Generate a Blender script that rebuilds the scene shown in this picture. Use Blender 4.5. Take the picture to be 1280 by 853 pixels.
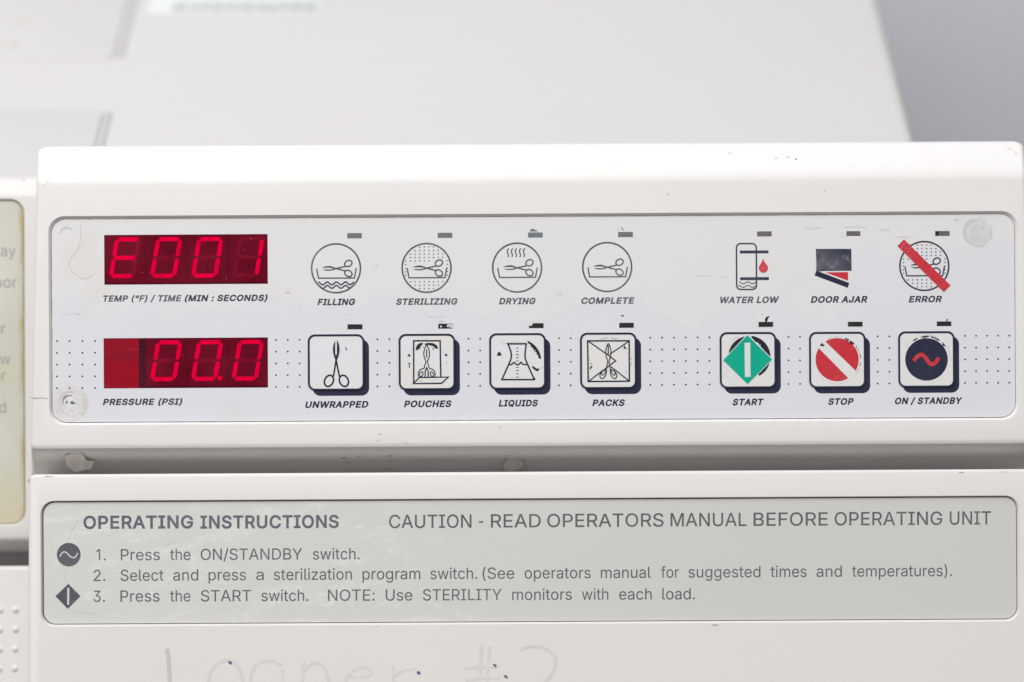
import bpy, bmesh, math, random
from mathutils import Vector, Matrix
from mathutils.geometry import delaunay_2d_cdt

scene = bpy.context.scene
for o in list(bpy.data.objects):
    bpy.data.objects.remove(o)
C = scene.collection

# ------------------------------------------------------------------ frame, camera
K = 0.00025                     # metres on the front plane for one photo pixel
FPX = 3500.0                    # focal length in photo pixels (98 mm lens)
D = FPX * K                     # camera to front plane
ROLL = 0.0055
TILT = math.radians(30)         # the front leans back this far from the vertical
OFF = Vector((0, -0.03, 0.331))  # panel centre seen from the foot of the machine
RX = Matrix.Rotation(-TILT, 4, 'X')


def to_world(v):
    return RX @ Vector(v)


cd = bpy.data.cameras.new('camera')
cam = bpy.data.objects.new('camera', cd)
C.objects.link(cam)
scene.camera = cam
cd.sensor_width = 36
cd.lens = FPX / 1280 * 36
cd.clip_start, cd.clip_end = 0.02, 50
cd.dof.use_dof = True
cd.dof.focus_distance = D
cd.dof.aperture_fstop = 4.9
cam.matrix_world = (Matrix.Translation(to_world(Vector((0, -D, 0)) + OFF)) @
                    Matrix.Rotation(math.pi / 2 - TILT, 4, 'X') @ Matrix.Rotation(-ROLL, 4, 'Z'))

# ------------------------------------------------------------------ world, lamps, exposure
W = bpy.data.worlds.new('World')
scene.world = W
W.use_nodes = True
wt = W.node_tree
bg = wt.nodes['Background']
tcw = wt.nodes.new('ShaderNodeTexCoord')
sep = wt.nodes.new('ShaderNodeSeparateXYZ')
rmp = wt.nodes.new('ShaderNodeMapRange')            # bright ceiling, dim floor
rmp.interpolation_type = 'SMOOTHSTEP'
rmp.inputs['From Min'].default_value = -0.30
rmp.inputs['From Max'].default_value = 0.70
rmp.inputs['To Min'].default_value = 0.075
rmp.inputs['To Max'].default_value = 0.635
wt.links.new(tcw.outputs['Generated'], sep.inputs[0])
wt.links.new(sep.outputs[2], rmp.inputs['Value'])
wt.links.new(rmp.outputs['Result'], bg.inputs[1])
wmx = wt.nodes.new('ShaderNodeMix')
wmx.data_type = 'RGBA'
wmx.inputs['A'].default_value = (1.0, 0.81, 0.72, 1)
wmx.inputs['B'].default_value = (0.985, 0.98, 1.0, 1)
fac = wt.nodes.new('ShaderNodeMapRange')
fac.inputs['From Min'].default_value = -0.1
fac.inputs['From Max'].default_value = 0.6
wt.links.new(sep.outputs[2], fac.inputs['Value'])
wt.links.new(fac.outputs['Result'], wmx.inputs['Factor'])
wt.links.new(wmx.outputs['Result'], bg.inputs[0])


def area(name, loc, aim, size, power, col, sy=None):
    l = bpy.data.lights.new(name, 'AREA')
    l.shape = 'RECTANGLE'
    l.size = size
    l.size_y = sy or size
    l.energy = power
    l.color = col
    o = bpy.data.objects.new(name, l)
    C.objects.link(o)
    o.location = loc
    o.rotation_euler = (Vector(aim) - Vector(loc)).to_track_quat('-Z', 'Y').to_euler()


area('ceiling_lamp', (-0.6, -0.45, 2.0), (0, 0.1, 0.3), 1.5, 29.5, (1, 0.99, 0.972), 1.0)

vs = scene.view_settings
vs.view_transform = 'Standard'
vs.look = 'None'
vs.exposure = 0.07
vs.gamma = 1.0

# ------------------------------------------------------------------ materials


def srgb(r, g, b):
    def f(c):
        c /= 255
        return c / 12.92 if c <= 0.04045 else ((c + 0.055) / 1.055) ** 2.4
    return (f(r), f(g), f(b))


class NT:
    def __init__(s, name, rough=0.5, spec=0.5):
        s.m = bpy.data.materials.new(name)
        s.m.use_nodes = True
        s.t = s.m.node_tree
        s.b = s.t.nodes['Principled BSDF']
        s.b.inputs['Roughness'].default_value = rough
        s.b.inputs['Specular IOR Level'].default_value = spec
        s.tc = s.t.nodes.new('ShaderNodeTexCoord')
        s.obj = s.tc.outputs['Object']

    def noise(s, scale, detail=3, rough=0.55, vec=None, dist=0.0):
        n = s.t.nodes.new('ShaderNodeTexNoise')
        n.inputs['Scale'].default_value = scale
        n.inputs['Detail'].default_value = detail
        n.inputs['Roughness'].default_value = rough
        n.inputs['Distortion'].default_value = dist
        s.t.links.new(vec or s.obj, n.inputs['Vector'])
        return n.outputs['Fac']

    def stretch(s, x, y, z):
        n = s.t.nodes.new('ShaderNodeMapping')
        n.inputs['Scale'].default_value = (x, y, z)
        s.t.links.new(s.obj, n.inputs['Vector'])
        return n.outputs['Vector']

    def axis(s, i):
        n = s.t.nodes.new('ShaderNodeSeparateXYZ')
        s.t.links.new(s.obj, n.inputs[0])
        return n.outputs[i]

    def ramp(s, v, lo, hi, a=0.0, b=1.0):
        n = s.t.nodes.new('ShaderNodeMapRange')
        n.interpolation_type = 'SMOOTHSTEP'
        s.put(n.inputs['Value'], v)
        n.inputs['From Min'].default_value = lo
        n.inputs['From Max'].default_value = hi
        n.inputs['To Min'].default_value = a
        n.inputs['To Max'].default_value = b
        return n.outputs['Result']

    def put(s, sock, v):
        if isinstance(v, (int, float)):
            sock.default_value = v
        elif isinstance(v, tuple):
            sock.default_value = (*v, 1)
        else:
            s.t.links.new(v, sock)

    def math(s, op, a, b):
        n = s.t.nodes.new('ShaderNodeMath')
        n.operation = op
        s.put(n.inputs[0], a)
        s.put(n.inputs[1], b)
        return n.outputs[0]

    def mix(s, f, a, b):
        n = s.t.nodes.new('ShaderNodeMix')
        n.data_type = 'RGBA'
        s.put(n.inputs['Factor'], f)
        s.put(n.inputs['A'], a)
        s.put(n.inputs['B'], b)
        return n.outputs['Result']

    def col(s, v):
        s.put(s.b.inputs['Base Color'], v)

    def bump(s, h, strength=0.1, dist=0.0002):
        n = s.t.nodes.new('ShaderNodeBump')
        n.inputs['Strength'].default_value = strength
        n.inputs['Distance'].default_value = dist
        s.t.links.new(h, n.inputs['Height'])
        s.t.links.new(n.outputs[0], s.b.inputs['Normal'])


def plastic(name, c, rough=0.4, dirt=(0.60, 0.555, 0.49), amount=0.10, bump=0.10):
    n = NT(name, rough, 0.4)
    cloudy = n.ramp(n.noise(14, 4), 0.35, 0.75, 0.0, 0.14)
    v = n.mix(cloudy, c, tuple(x * 0.93 for x in c))
    speck = n.ramp(n.noise(420, 3, 0.6), 0.68, 0.76, 0.0, amount)
    patch = n.ramp(n.noise(22, 2), 0.48, 0.68)
    v = n.mix(n.math('MULTIPLY', speck, patch), v, dirt)
    smear = n.ramp(n.noise(60, 4, 0.6, n.stretch(0.35, 1, 1.6)), 0.55, 0.8, 0.0, amount * 0.7)
    v = n.mix(smear, v, dirt)
    n.col(v)
    n.put(n.b.inputs['Roughness'], n.ramp(n.noise(90, 3), 0.3, 0.7, rough - 0.06, rough + 0.1))
    n.bump(n.math('ADD', n.noise(1500, 2), n.math('MULTIPLY', n.noise(200, 2), 1.6)), bump, 0.00012)
    return n.m


def ink(name, c, wear=0.12, to=(0.55, 0.56, 0.6), rough=0.42, scale=700):
    n = NT(name, rough, 0.15)
    w = n.ramp(n.noise(scale, 3, 0.65), 0.52, 0.74, 0.0, wear)
    w2 = n.ramp(n.noise(70, 2), 0.4, 0.75, 0.0, wear * 0.8)
    n.col(n.mix(n.math('ADD', w, w2), c, to))
    return n.m


M = {}
M['housing'] = plastic('console_plastic', (0.80, 0.797, 0.782), 0.45)
M['lower'] = plastic('front_panel_plastic', (0.782, 0.763, 0.745), 0.42)
M['door'] = plastic('door_plastic', (0.755, 0.735, 0.715), 0.42)
M['top'] = plastic('cover_plastic', (0.615, 0.608, 0.598), 0.5)
M['paint_bare'] = plastic('bare_plastic', (0.72, 0.69, 0.66), 0.6)
M['chip_white'] = plastic('bare_white_plastic', (0.9, 0.9, 0.89), 0.5, amount=0.02)

n = NT('grime', 0.8, 0.2)
n.col(n.mix(n.ramp(n.noise(160, 3), 0.38, 0.66), (0.10, 0.08, 0.06), (0.42, 0.39, 0.35)))
M['grime'] = n.m
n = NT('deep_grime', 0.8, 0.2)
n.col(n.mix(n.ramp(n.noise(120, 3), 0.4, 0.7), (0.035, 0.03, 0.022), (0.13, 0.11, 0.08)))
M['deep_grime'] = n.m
n = NT('pale_grime', 0.8, 0.2)
n.col(n.mix(n.ramp(n.noise(220, 3), 0.38, 0.66), (0.33, 0.30, 0.26), (0.60, 0.58, 0.54)))
M['pale_grime'] = n.m


def overlay():
    n = NT('overlay_film', 0.34, 0.45)
    z = n.axis(2)
    x = n.axis(0)
    warp = n.math('MULTIPLY', n.math('SUBTRACT', n.noise(45, 4, 0.62), 0.5), 0.05)
    zz = n.math('ADD', z, warp)
    zt = OFF.z + (426 - 385) * K
    zz = n.math('SUBTRACT', zz, n.ramp(x, 0.098, 0.118, 0.0, 0.020))
    m = n.ramp(zz, zt - 0.0012, zt + 0.0012)         # upper band has lost its bluish top film
    blue, warm = (0.722, 0.732, 0.782), (0.740, 0.744, 0.750)
    v = n.mix(m, blue, warm)
    edge = n.math('MULTIPLY', n.ramp(zz, zt - 0.002, zt), n.ramp(zz, zt + 0.004, zt + 0.001))
    fleck = n.ramp(n.noise(800, 3, 0.7), 0.56, 0.66)
    v = n.mix(n.math('MULTIPLY', n.math('MULTIPLY', edge, fleck), 0.30), v, (0.76, 0.76, 0.76))
    patch = n.ramp(n.noise(28, 3), 0.50, 0.62)
    f2 = n.ramp(n.noise(420, 4, 0.7, n.stretch(1, 1, 1.8)), 0.58, 0.68)
    v = n.mix(n.math('MULTIPLY', n.math('MULTIPLY', patch, f2), n.ramp(m, 0.0, 1.0, 0.06, 0.38)), v, (0.80, 0.80, 0.80))
    yel = n.math('MULTIPLY', n.ramp(n.noise(55, 3), 0.58, 0.75), n.ramp(x, -0.02, -0.10))
    v = n.mix(n.math('MULTIPLY', yel, 0.20), v, (0.66, 0.60, 0.42))
    v = n.mix(n.ramp(n.noise(12, 2), 0.4, 0.7, 0.0, 0.10), v, (0.64, 0.64, 0.665))
    n.col(v)
    h = n.math('ADD', n.math('MULTIPLY', m, 0.8), n.math('ADD', n.noise(260, 3), n.math('MULTIPLY', n.noise(1400, 2), 0.5)))
    n.bump(h, 0.10, 0.00015)
    n.put(n.b.inputs['Roughness'], n.ramp(m, 0.0, 1.0, 0.30, 0.48))
    return n.m


M['overlay'] = overlay()


def keymat():
    n = NT('key_film', 0.36, 0.45)
    v = n.mix(n.ramp(n.noise(90, 3), 0.4, 0.65), (0.745, 0.752, 0.778), (0.745, 0.742, 0.722))
    n.bump(n.noise(300, 3), 0.12, 0.0002)
    sp = n.ramp(n.noise(700, 3, 0.7), 0.60, 0.72, 0.0, 0.35)
    v = n.mix(sp, v, (0.82, 0.82, 0.82))
    n.col(v)
    return n.m


M['key'] = keymat()


def plate():
    n = NT('instruction_film', 0.32, 0.45)
    z, x = n.axis(2), n.axis(0)
    v = n.mix(n.ramp(x, -0.12, 0.16), (0.660, 0.668, 0.635), (0.620, 0.624, 0.590))
    v = n.mix(n.ramp(n.noise(16, 3), 0.4, 0.7, 0, 0.35), v, (0.66, 0.66, 0.64))
    left = n.ramp(n.math('ADD', x, n.math('MULTIPLY', n.noise(30, 3), 0.12)), 0.075, 0.0)
    res = n.ramp(n.noise(55, 5, 0.66, n.stretch(0.8, 1, 1.7), 1.2), 0.50, 0.62)
    fine = n.ramp(n.noise(520, 4, 0.7, n.stretch(0.7, 1, 1.4), 0.6), 0.46, 0.64)
    mask = n.math('MULTIPLY', left, n.math('MULTIPLY', res, n.ramp(fine, 0, 1, 0.25, 0.9)))
    v = n.mix(n.math('MULTIPLY', mask, 0.72), v, (0.80, 0.805, 0.755))
    n.col(v)
    n.bump(n.math('ADD', n.noise(900, 2), n.math('MULTIPLY', mask, 1.2)), 0.10, 0.00015)
    return n.m


M['plate'] = plate()


def doorlabel():
    n = NT('door_label_film', 0.35, 0.45)
    z = n.axis(2)
    v = n.mix(n.ramp(n.noise(20, 3), 0.35, 0.7), (0.58, 0.585, 0.51), (0.65, 0.645, 0.565))
    zz = n.math('ADD', z, n.math('MULTIPLY', n.noise(60, 3), 0.02))
    low = n.ramp(zz, OFF.z + (426 - 520) * K, OFF.z + (426 - 670) * K)
    v = n.mix(n.math('MULTIPLY', low, 0.85), v, (0.62, 0.545, 0.33))
    x = n.axis(0)
    edge = n.ramp(n.math('ADD', x, n.math('MULTIPLY', n.noise(110, 3), 0.0016)), OFF.x - 0.1608, OFF.x - 0.1594)
    v = n.mix(n.math('MULTIPLY', edge, n.ramp(n.noise(60, 3), 0.35, 0.6, 0.25, 0.9)), v, (0.50, 0.40, 0.20))
    st = n.ramp(n.noise(70, 4, 0.6), 0.58, 0.74, 0, 0.40)
    v = n.mix(st, v, (0.60, 0.56, 0.30))
    n.col(v)
    n.bump(n.noise(300, 3), 0.1, 0.0002)
    return n.m


M['doorlabel'] = doorlabel()
M['navy'] = ink('navy_ink', (0.021, 0.025, 0.055), 0.02)
M['navy_soft'] = ink('navy_print', (0.034, 0.039, 0.070), 0.07)
M['grey_print'] = ink('faded_print', (0.085, 0.095, 0.125), 0.16)
M['worn_navy'] = ink('worn_navy_ink', (0.040, 0.046, 0.075), 0.30, scale=420)
M['red'] = ink('red_ink', (0.56, 0.030, 0.048), 0.10, (0.7, 0.3, 0.3))
M['soft_red'] = ink('light_red_ink', (0.62, 0.075, 0.095), 0.10, (0.7, 0.4, 0.4))
M['pink'] = ink('scuffed_red_ink', (0.68, 0.19, 0.21), 0.3, (0.6, 0.06, 0.07))
M['green'] = ink('green_ink', (0.0, 0.40, 0.265), 0.03, (0.4, 0.6, 0.55))
M['white_print'] = ink('white_ink', (0.72, 0.72, 0.71), 0.05)
M['plate_print'] = ink('grey_ink', (0.115, 0.118, 0.140), 0.20, (0.4, 0.4, 0.4))
M['plate_head'] = ink('heading_ink', (0.125, 0.125, 0.165), 0.20, (0.4, 0.4, 0.4))
M['plate_symbol'] = ink('symbol_ink', (0.095, 0.092, 0.120), 0.16, (0.4, 0.4, 0.4))
M['door_print'] = ink('faint_ink', (0.33, 0.33, 0.31), 0.25)
M['lamp_grey'] = ink('indicator_lens', (0.15, 0.175, 0.19), 0.25, (0.3, 0.33, 0.34), 0.3, 1500)
M['lamp_brown'] = ink('brown_indicator_lens', (0.135, 0.125, 0.13), 0.3, (0.3, 0.28, 0.27), 0.3, 1500)
M['lamp_dark'] = ink('dark_indicator_lens', (0.020, 0.027, 0.024), 0.06, (0.2, 0.2, 0.2), 0.3, 1500)
M['black'] = ink('bare_black', (0.016, 0.017, 0.022), 0.10, (0.3, 0.3, 0.3), 0.6, 1200)
M['peel'] = ink('peeled_film', (0.755, 0.757, 0.765), 0.35, (0.66, 0.67, 0.69), 0.5, 500)
M['lifted'] = ink('lifted_film', (0.715, 0.72, 0.73), 0.5, (0.65, 0.66, 0.69), 0.5, 500)
M['smudge'] = ink('grey_smudge', (0.575, 0.58, 0.60), 0.7, (0.68, 0.685, 0.70), 0.45, 200)
M['crack'] = ink('hairline_crack', (0.48, 0.47, 0.46), 0.5, (0.66, 0.66, 0.66), 0.5, 500)
M['tan'] = ink('tan_stain', (0.63, 0.60, 0.53), 0.8, (0.66, 0.665, 0.68), 0.45, 160)
M['handwriting'] = ink('rubbed_marker', (0.70, 0.68, 0.665), 0.9, (0.78, 0.761, 0.743), 0.45, 120)
M['marker'] = ink('faint_marker', (0.60, 0.575, 0.595), 0.5, (0.72, 0.70, 0.69), 0.45, 160)
M['violet'] = ink('violet_ink', (0.13, 0.11, 0.26), 0.2)


def scar(name, a_, b_, c_):
    n = NT(name, 0.5, 0.35)
    v = n.mix(n.ramp(n.noise(170, 4, 0.65), 0.40, 0.62), a_, b_)
    v = n.mix(n.ramp(n.noise(420, 3, 0.7), 0.56, 0.68, 0, 0.75), v, c_)
    n.col(v)
    n.bump(n.noise(300, 3), 0.12, 0.0002)
    return n.m


M['scar_tan'] = scar('tan_scar', (0.70, 0.70, 0.715), (0.665, 0.65, 0.615), (0.57, 0.54, 0.47))
M['scar_grey'] = scar('grey_scar', (0.68, 0.685, 0.70), (0.615, 0.62, 0.63), (0.54, 0.545, 0.55))
M['lid_edge_shade'] = plastic('edge_shade_grey', (0.52, 0.515, 0.50), 0.6)  # darker cover grey, colours the painted shade beside the hatch lids
M['sticker'] = plastic('sticker_film', (0.70, 0.74, 0.715), 0.4, amount=0.03)
M['sticker_print'] = ink('sticker_ink', (0.36, 0.39, 0.385), 0.2)


def acrylic(name, c, rough=0.22):
    n = NT(name, rough, 0.04)
    v = n.mix(n.ramp(n.noise(60, 4), 0.35, 0.7), c, tuple(x * 1.35 + 0.004 for x in c))
    v = n.mix(n.ramp(n.noise(1400, 2), 0.72, 0.80, 0.0, 0.05), v, (0.4, 0.2, 0.22))
    n.col(v)
    return n.m


M['window'] = acrylic('red_filter', (0.075, 0.002, 0.012))
M['module'] = acrylic('red_module', (0.118, 0.002, 0.013))
M['unlit'] = acrylic('unlit_segment', (0.165, 0.003, 0.016))
n = NT('bright_red_filter', 0.3, 0.12)
v = n.mix(n.ramp(n.noise(40, 3, 0.6, n.stretch(1, 1, 3)), 0.35, 0.65), (0.31, 0.002, 0.015), (0.25, 0.004, 0.018))
v = n.mix(n.ramp(n.noise(700, 3, 0.7, n.stretch(0.2, 1, 1)), 0.58, 0.72, 0, 0.35), v, (0.40, 0.03, 0.05))
n.col(v)
M['blank'] = n.m
M['seam'] = acrylic('module_gap', (0.048, 0.006, 0.014))
n = NT('lit_segment', 0.5, 0.0)
n.col((0.12, 0.0, 0.005))
n.b.inputs['Emission Color'].default_value = (0.74, 0.0, 0.042, 1)
n.put(n.b.inputs['Emission Strength'], n.ramp(n.noise(500, 2), 0.3, 0.7, 0.75, 0.95))
M['lit'] = n.m
n = NT('painted_wall', 0.75, 0.2)
n.col(n.mix(n.ramp(n.noise(6, 4), 0.35, 0.7), (0.89, 0.905, 0.98), (0.86, 0.875, 0.96)))
M['wall'] = n.m

# ------------------------------------------------------------------ placing
CR, SR = math.cos(ROLL), math.sin(ROLL)


def P(px, py, y=0.0):
    """photo pixel -> machine coordinates on the plane lying y behind the front plane"""
    u, v = px - 640, 426.5 - py
    s = K * (D + y) / D
    return Vector(((u * CR + v * SR) * s, y, (-u * SR + v * CR) * s))


def root_of(name, label, cat):
    o = bpy.data.objects.new(name, None)
    C.objects.link(o)
    o['label'], o['category'] = label, cat
    return o


steri = root_of('sterilizer', 'white tabletop steam sterilizer with raised control console, red digit displays and printed push buttons', 'sterilizer')
steri.rotation_euler = (-TILT, 0, 0)


def link(name, me, parent, mats, label=None):
    o = bpy.data.objects.new(name, me)
    C.objects.link(o)
    for m in mats:
        me.materials.append(M[m] if isinstance(m, str) else m)
    if parent:
        o.parent = parent
    if label:
        o['label'] = label
    return o


def finish(name, bm, parent, mats, label=None, angle=32, flat=()):
    bmesh.ops.recalc_face_normals(bm, faces=bm.faces[:])
    me = bpy.data.meshes.new(name)
    for f in bm.faces:
        f.smooth = f not in flat
    bm.to_mesh(me)
    bm.free()
    me.set_sharp_from_angle(angle=math.radians(angle))
    return link(name, me, parent, mats, label)


# ------------------------------------------------------------------ flat printing


def tess(loops, grid=0):
    """loops of 2-D points -> (points, triangles) of all that they wind round"""
    v, e = [], []
    for l in loops:
        k = len(v)
        v += [Vector((p[0], p[1])) for p in l]
        e += [(k + i, k + (i + 1) % len(l)) for i in range(len(l))]
    span = max((p - v[0]).length for p in v) or 1
    if grid:                            # inner points let a decal follow a bent surface
        x0, x1 = min(p.x for p in v), max(p.x for p in v)
        y0, y1 = min(p.y for p in v), max(p.y for p in v)
        for i in range(1, int((x1 - x0) / (grid * 3)) + 1):
            for j in range(1, int((y1 - y0) / grid) + 1):
                v.append(Vector((x0 + i * grid * 3 + 0.11, y0 + j * grid + 0.07)))
    ov, _, tris, _, _, _ = delaunay_2d_cdt(v, e, [], 0, span * 1e-6)
    out = []
    for t in tris:
        x = sum(ov[k].x for k in t) / 3
        y = sum(ov[k].y for k in t) / 3
        wn = 0
        for l in loops:
            x0, y0 = l[-1][0], l[-1][1]
            for p in l:
                x1, y1 = p[0], p[1]
                if (y0 <= y) != (y1 <= y):
                    if x0 + (y - y0) / (y1 - y0) * (x1 - x0) > x:
                        wn += 1 if y1 > y0 else -1
                x0, y0 = x1, y1
        if wn:
            out.append(tuple(t))
    return [(p.x, p.y) for p in ov], out


def area2(l):
    return 0.5 * sum(l[i - 1][0] * l[i][1] - l[i][0] * l[i - 1][1] for i in range(len(l)))


class Ink:
    """flat marks printed or stuck on a surface; every mark lies a hair above the one before"""
    def __init__(s, y, place=None, grid=0):
        s.y, s.k, s.grid = y, 0, grid
        s.v, s.f, s.mi, s.marks = [], [], [], []
        s.place = place or (lambda q, y: P(q[0], q[1], y))

    def _add(s, pts, tris, mi):
        y = s.y - (s.k % 24) * 2.5e-6
        s.k += 1
        b = len(s.v)
        f0 = len(s.f)
        s.v += [s.place(p, y) for p in pts]
        for t in tris:
            a = [b + i for i in t]
            p0, p1, p2 = s.v[a[0]], s.v[a[1]], s.v[a[2]]
            nrm = (p1 - p0).cross(p2 - p0)
            if nrm.length < 1e-14:
                continue
            if nrm.y > 0:
                a.reverse()
            s.f.append(a)
            s.mi.append(mi)
        s.marks.append((s.v[b:], [[i - b for i in t] for t in s.f[f0:]], mi))

    def poly(s, *loops, mi=0):
        ls = [list(l) for l in loops]
        for l in ls[1:]:                # further loops are holes
            if area2(l) * area2(ls[0]) > 0:
                l.reverse()
        s._add(*tess(ls, s.grid), mi)
        return s

    def stroke(s, pts, w, closed=False, mi=0, taper=False):
        n = len(pts)
        L, R = [], []
        for i in range(n):
            p = Vector(pts[i][:2])
            a = Vector(pts[i - 1][:2]) if (closed or i > 0) else None
            c = Vector(pts[(i + 1) % n][:2]) if (closed or i < n - 1) else None
            d1 = (p - a).normalized() if a is not None else None
            d2 = (c - p).normalized() if c is not None else None
            d1 = d1 or d2
            d2 = d2 or d1
            t = (d1 + d2)
            t = t.normalized() if t.length > 1e-6 else d1
            nn = Vector((-t.y, t.x))
            cs = max(0.45, abs(nn.dot(Vector((-d1.y, d1.x)))))
            h = w / 2 / cs
            if taper:
                h *= 0.35 + 0.65 * math.sin(math.pi * (i + 0.6) / (n + 0.2))
            L.append(p + nn * h)
            R.append(p - nn * h)
        pts2 = L + R
        tr = []
        for i in range(n if closed else n - 1):
            j = (i + 1) % n
            tr += [(i, j, n + j), (i, n + j, n + i)]
        s._add(pts2, tr, mi)
        return s

    def ell(s, cx, cy, rx, ry, rot=0.0, w=None, mi=0, n=44):
        c, q = math.cos(rot), math.sin(rot)
        pts = []
        for i in range(n):
            a = 2 * math.pi * i / n
            x, y = rx * math.cos(a), ry * math.sin(a)
            pts.append((cx + x * c - y * q, cy + x * q + y * c))
        return s.stroke(pts, w, True, mi) if w else s.poly(pts, mi=mi)

    def rect(s, x0, y0, x1, y1, mi=0):
        return s.poly([(x0, y0), (x1, y0), (x1, y1), (x0, y1)], mi=mi)

    def arc(s, cx, cy, r, a0, a1, w, mi=0, n=24, rough=0, seed=0):
        rnd = random.Random(seed)
        pts, inner = [], []
        for i in range(n + 1):
            a = math.radians(a0 + (a1 - a0) * i / n)
            e = w * (0.25 + 0.75 * math.sin(math.pi * min(1, max(0, (i + 0.4) / (n + 0.8)))) ** 0.6)
            e *= 1 + rough * rnd.uniform(-1, 0.6)
            pts.append((cx + r * math.cos(a), cy + r * math.sin(a)))
            inner.append((cx + (r - e) * math.cos(a), cy + (r - e) * math.sin(a)))
        return s.poly(pts + inner[::-1], mi=mi)

    def flake(s, cx, cy, w, h, seed, mi=0, n=11, rot=0, lo=0.55, hi=1.1):
        rnd = random.Random(seed)
        c, q = math.cos(rot), math.sin(rot)
        pts = []
        for i in range(n):
            a = 2 * math.pi * (i + rnd.uniform(-.3, .3)) / n
            r = rnd.uniform(lo, hi)
            x, y = w / 2 * r * math.cos(a), h / 2 * r * math.sin(a)
            pts.append((cx + x * c - y * q, cy + x * q + y * c))
        return s.poly(pts, mi=mi)

    def text(s, body, x0, x1, base, cap, bold=0, shear=0.0, mi=0, slope=-0.0053):
        """fit the ink of a word or line between x0 and x1, capitals cap pixels high, standing on base (at x0)"""
        parts, pen = [], 0
        for ch in body:
            if ch == ' ':
                pen += 225
                continue
            if (ch, bold) not in GCACHE:
                cs = GL[ch][1]
                GCACHE[ch, bold] = tess([fat(q, bold, cs) for q in cs])
            pts, tri = GCACHE[ch, bold]
            parts.append(([(x + pen + y * shear, y) for x, y in pts], tri))
            pen += GL[ch][0] + bold * 0.75
        xs = [p[0] for g, _ in parts for p in g]
        lo, hi = min(xs), max(xs)
        sx, sy = (x1 - x0) / (hi - lo), cap / (CAPH + bold)
        for g, tri in parts:
            s._add([(x0 + (x - lo) * sx, base - (y + bold / 2) * sy + (x - lo) * sx * slope) for x, y in g], tri, mi)
            s.k = 0
        return s

    def build_each(s, name, parent, mats):
        """every mark an object of its own"""
        for v, f, mi in s.marks:
            me = bpy.data.meshes.new(name)
            me.from_pydata([tuple(q + OFF) for q in v], [], f)
            link(name, me, parent, [mats[mi] if isinstance(mats, (list, tuple)) else mats])

    def build(s, name, parent, mats, label=None):
        me = bpy.data.meshes.new(name)
        me.from_pydata([tuple(v + OFF) for v in s.v], [], s.f)
        for p, m in zip(me.polygons, s.mi):
            p.material_index = m
        me.update()
        return link(name, me, parent, mats if isinstance(mats, (list, tuple)) else [mats], label)


def fat(c, e, cs):
    """embolden one contour by e/2 font units all round"""
    if not e:
        return c
    big = max(cs, key=lambda q: abs(area2(q)))
    sg = 1 if area2(big) > 0 else -1
    out = []
    n = len(c)
    for i in range(n):
        a, p, b = Vector(c[i - 1]), Vector(c[i]), Vector(c[(i + 1) % n])
        d1, d2 = (p - a), (b - p)
        if d1.length < 1e-6 or d2.length < 1e-6:
            out.append(c[i])
            continue
        d1.normalize()
        d2.normalize()
        t = d1 + d2
        t = t.normalized() if t.length > 1e-6 else d1
        nn = Vector((t.y, -t.x)) * sg
        cs_ = max(0.6, abs(nn.dot(Vector((d1.y, -d1.x)))))
        q = p + nn * (e / 2 / cs_)
        out.append((q.x, q.y))
    return out


def Z(ox, oy, s):
    """points read off an enlarged crop of the photograph"""
    return lambda *p: [(ox + a / s, oy + b / s) for a, b in p]


def curve(pts, n=5, closed=False):
    """smooth (Catmull-Rom) polyline through points"""
    out, m = [], len(pts)
    for i in range(m if closed else m - 1):
        g = lambda j: Vector(pts[j % m]) if closed else Vector(pts[max(0, min(m - 1, j))])
        p0, p1, p2, p3 = g(i - 1), g(i), g(i + 1), g(i + 2)
        for k in range(n):
            t = k / n
            q = 0.5 * ((2 * p1) + (p2 - p0) * t + (2 * p0 - 5 * p1 + 4 * p2 - p3) * t * t + (3 * p1 - p0 - 3 * p2 + p3) * t ** 3)
            out.append((q.x, q.y))
    if not closed:
        out.append(tuple(pts[-1]))
    return out


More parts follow.
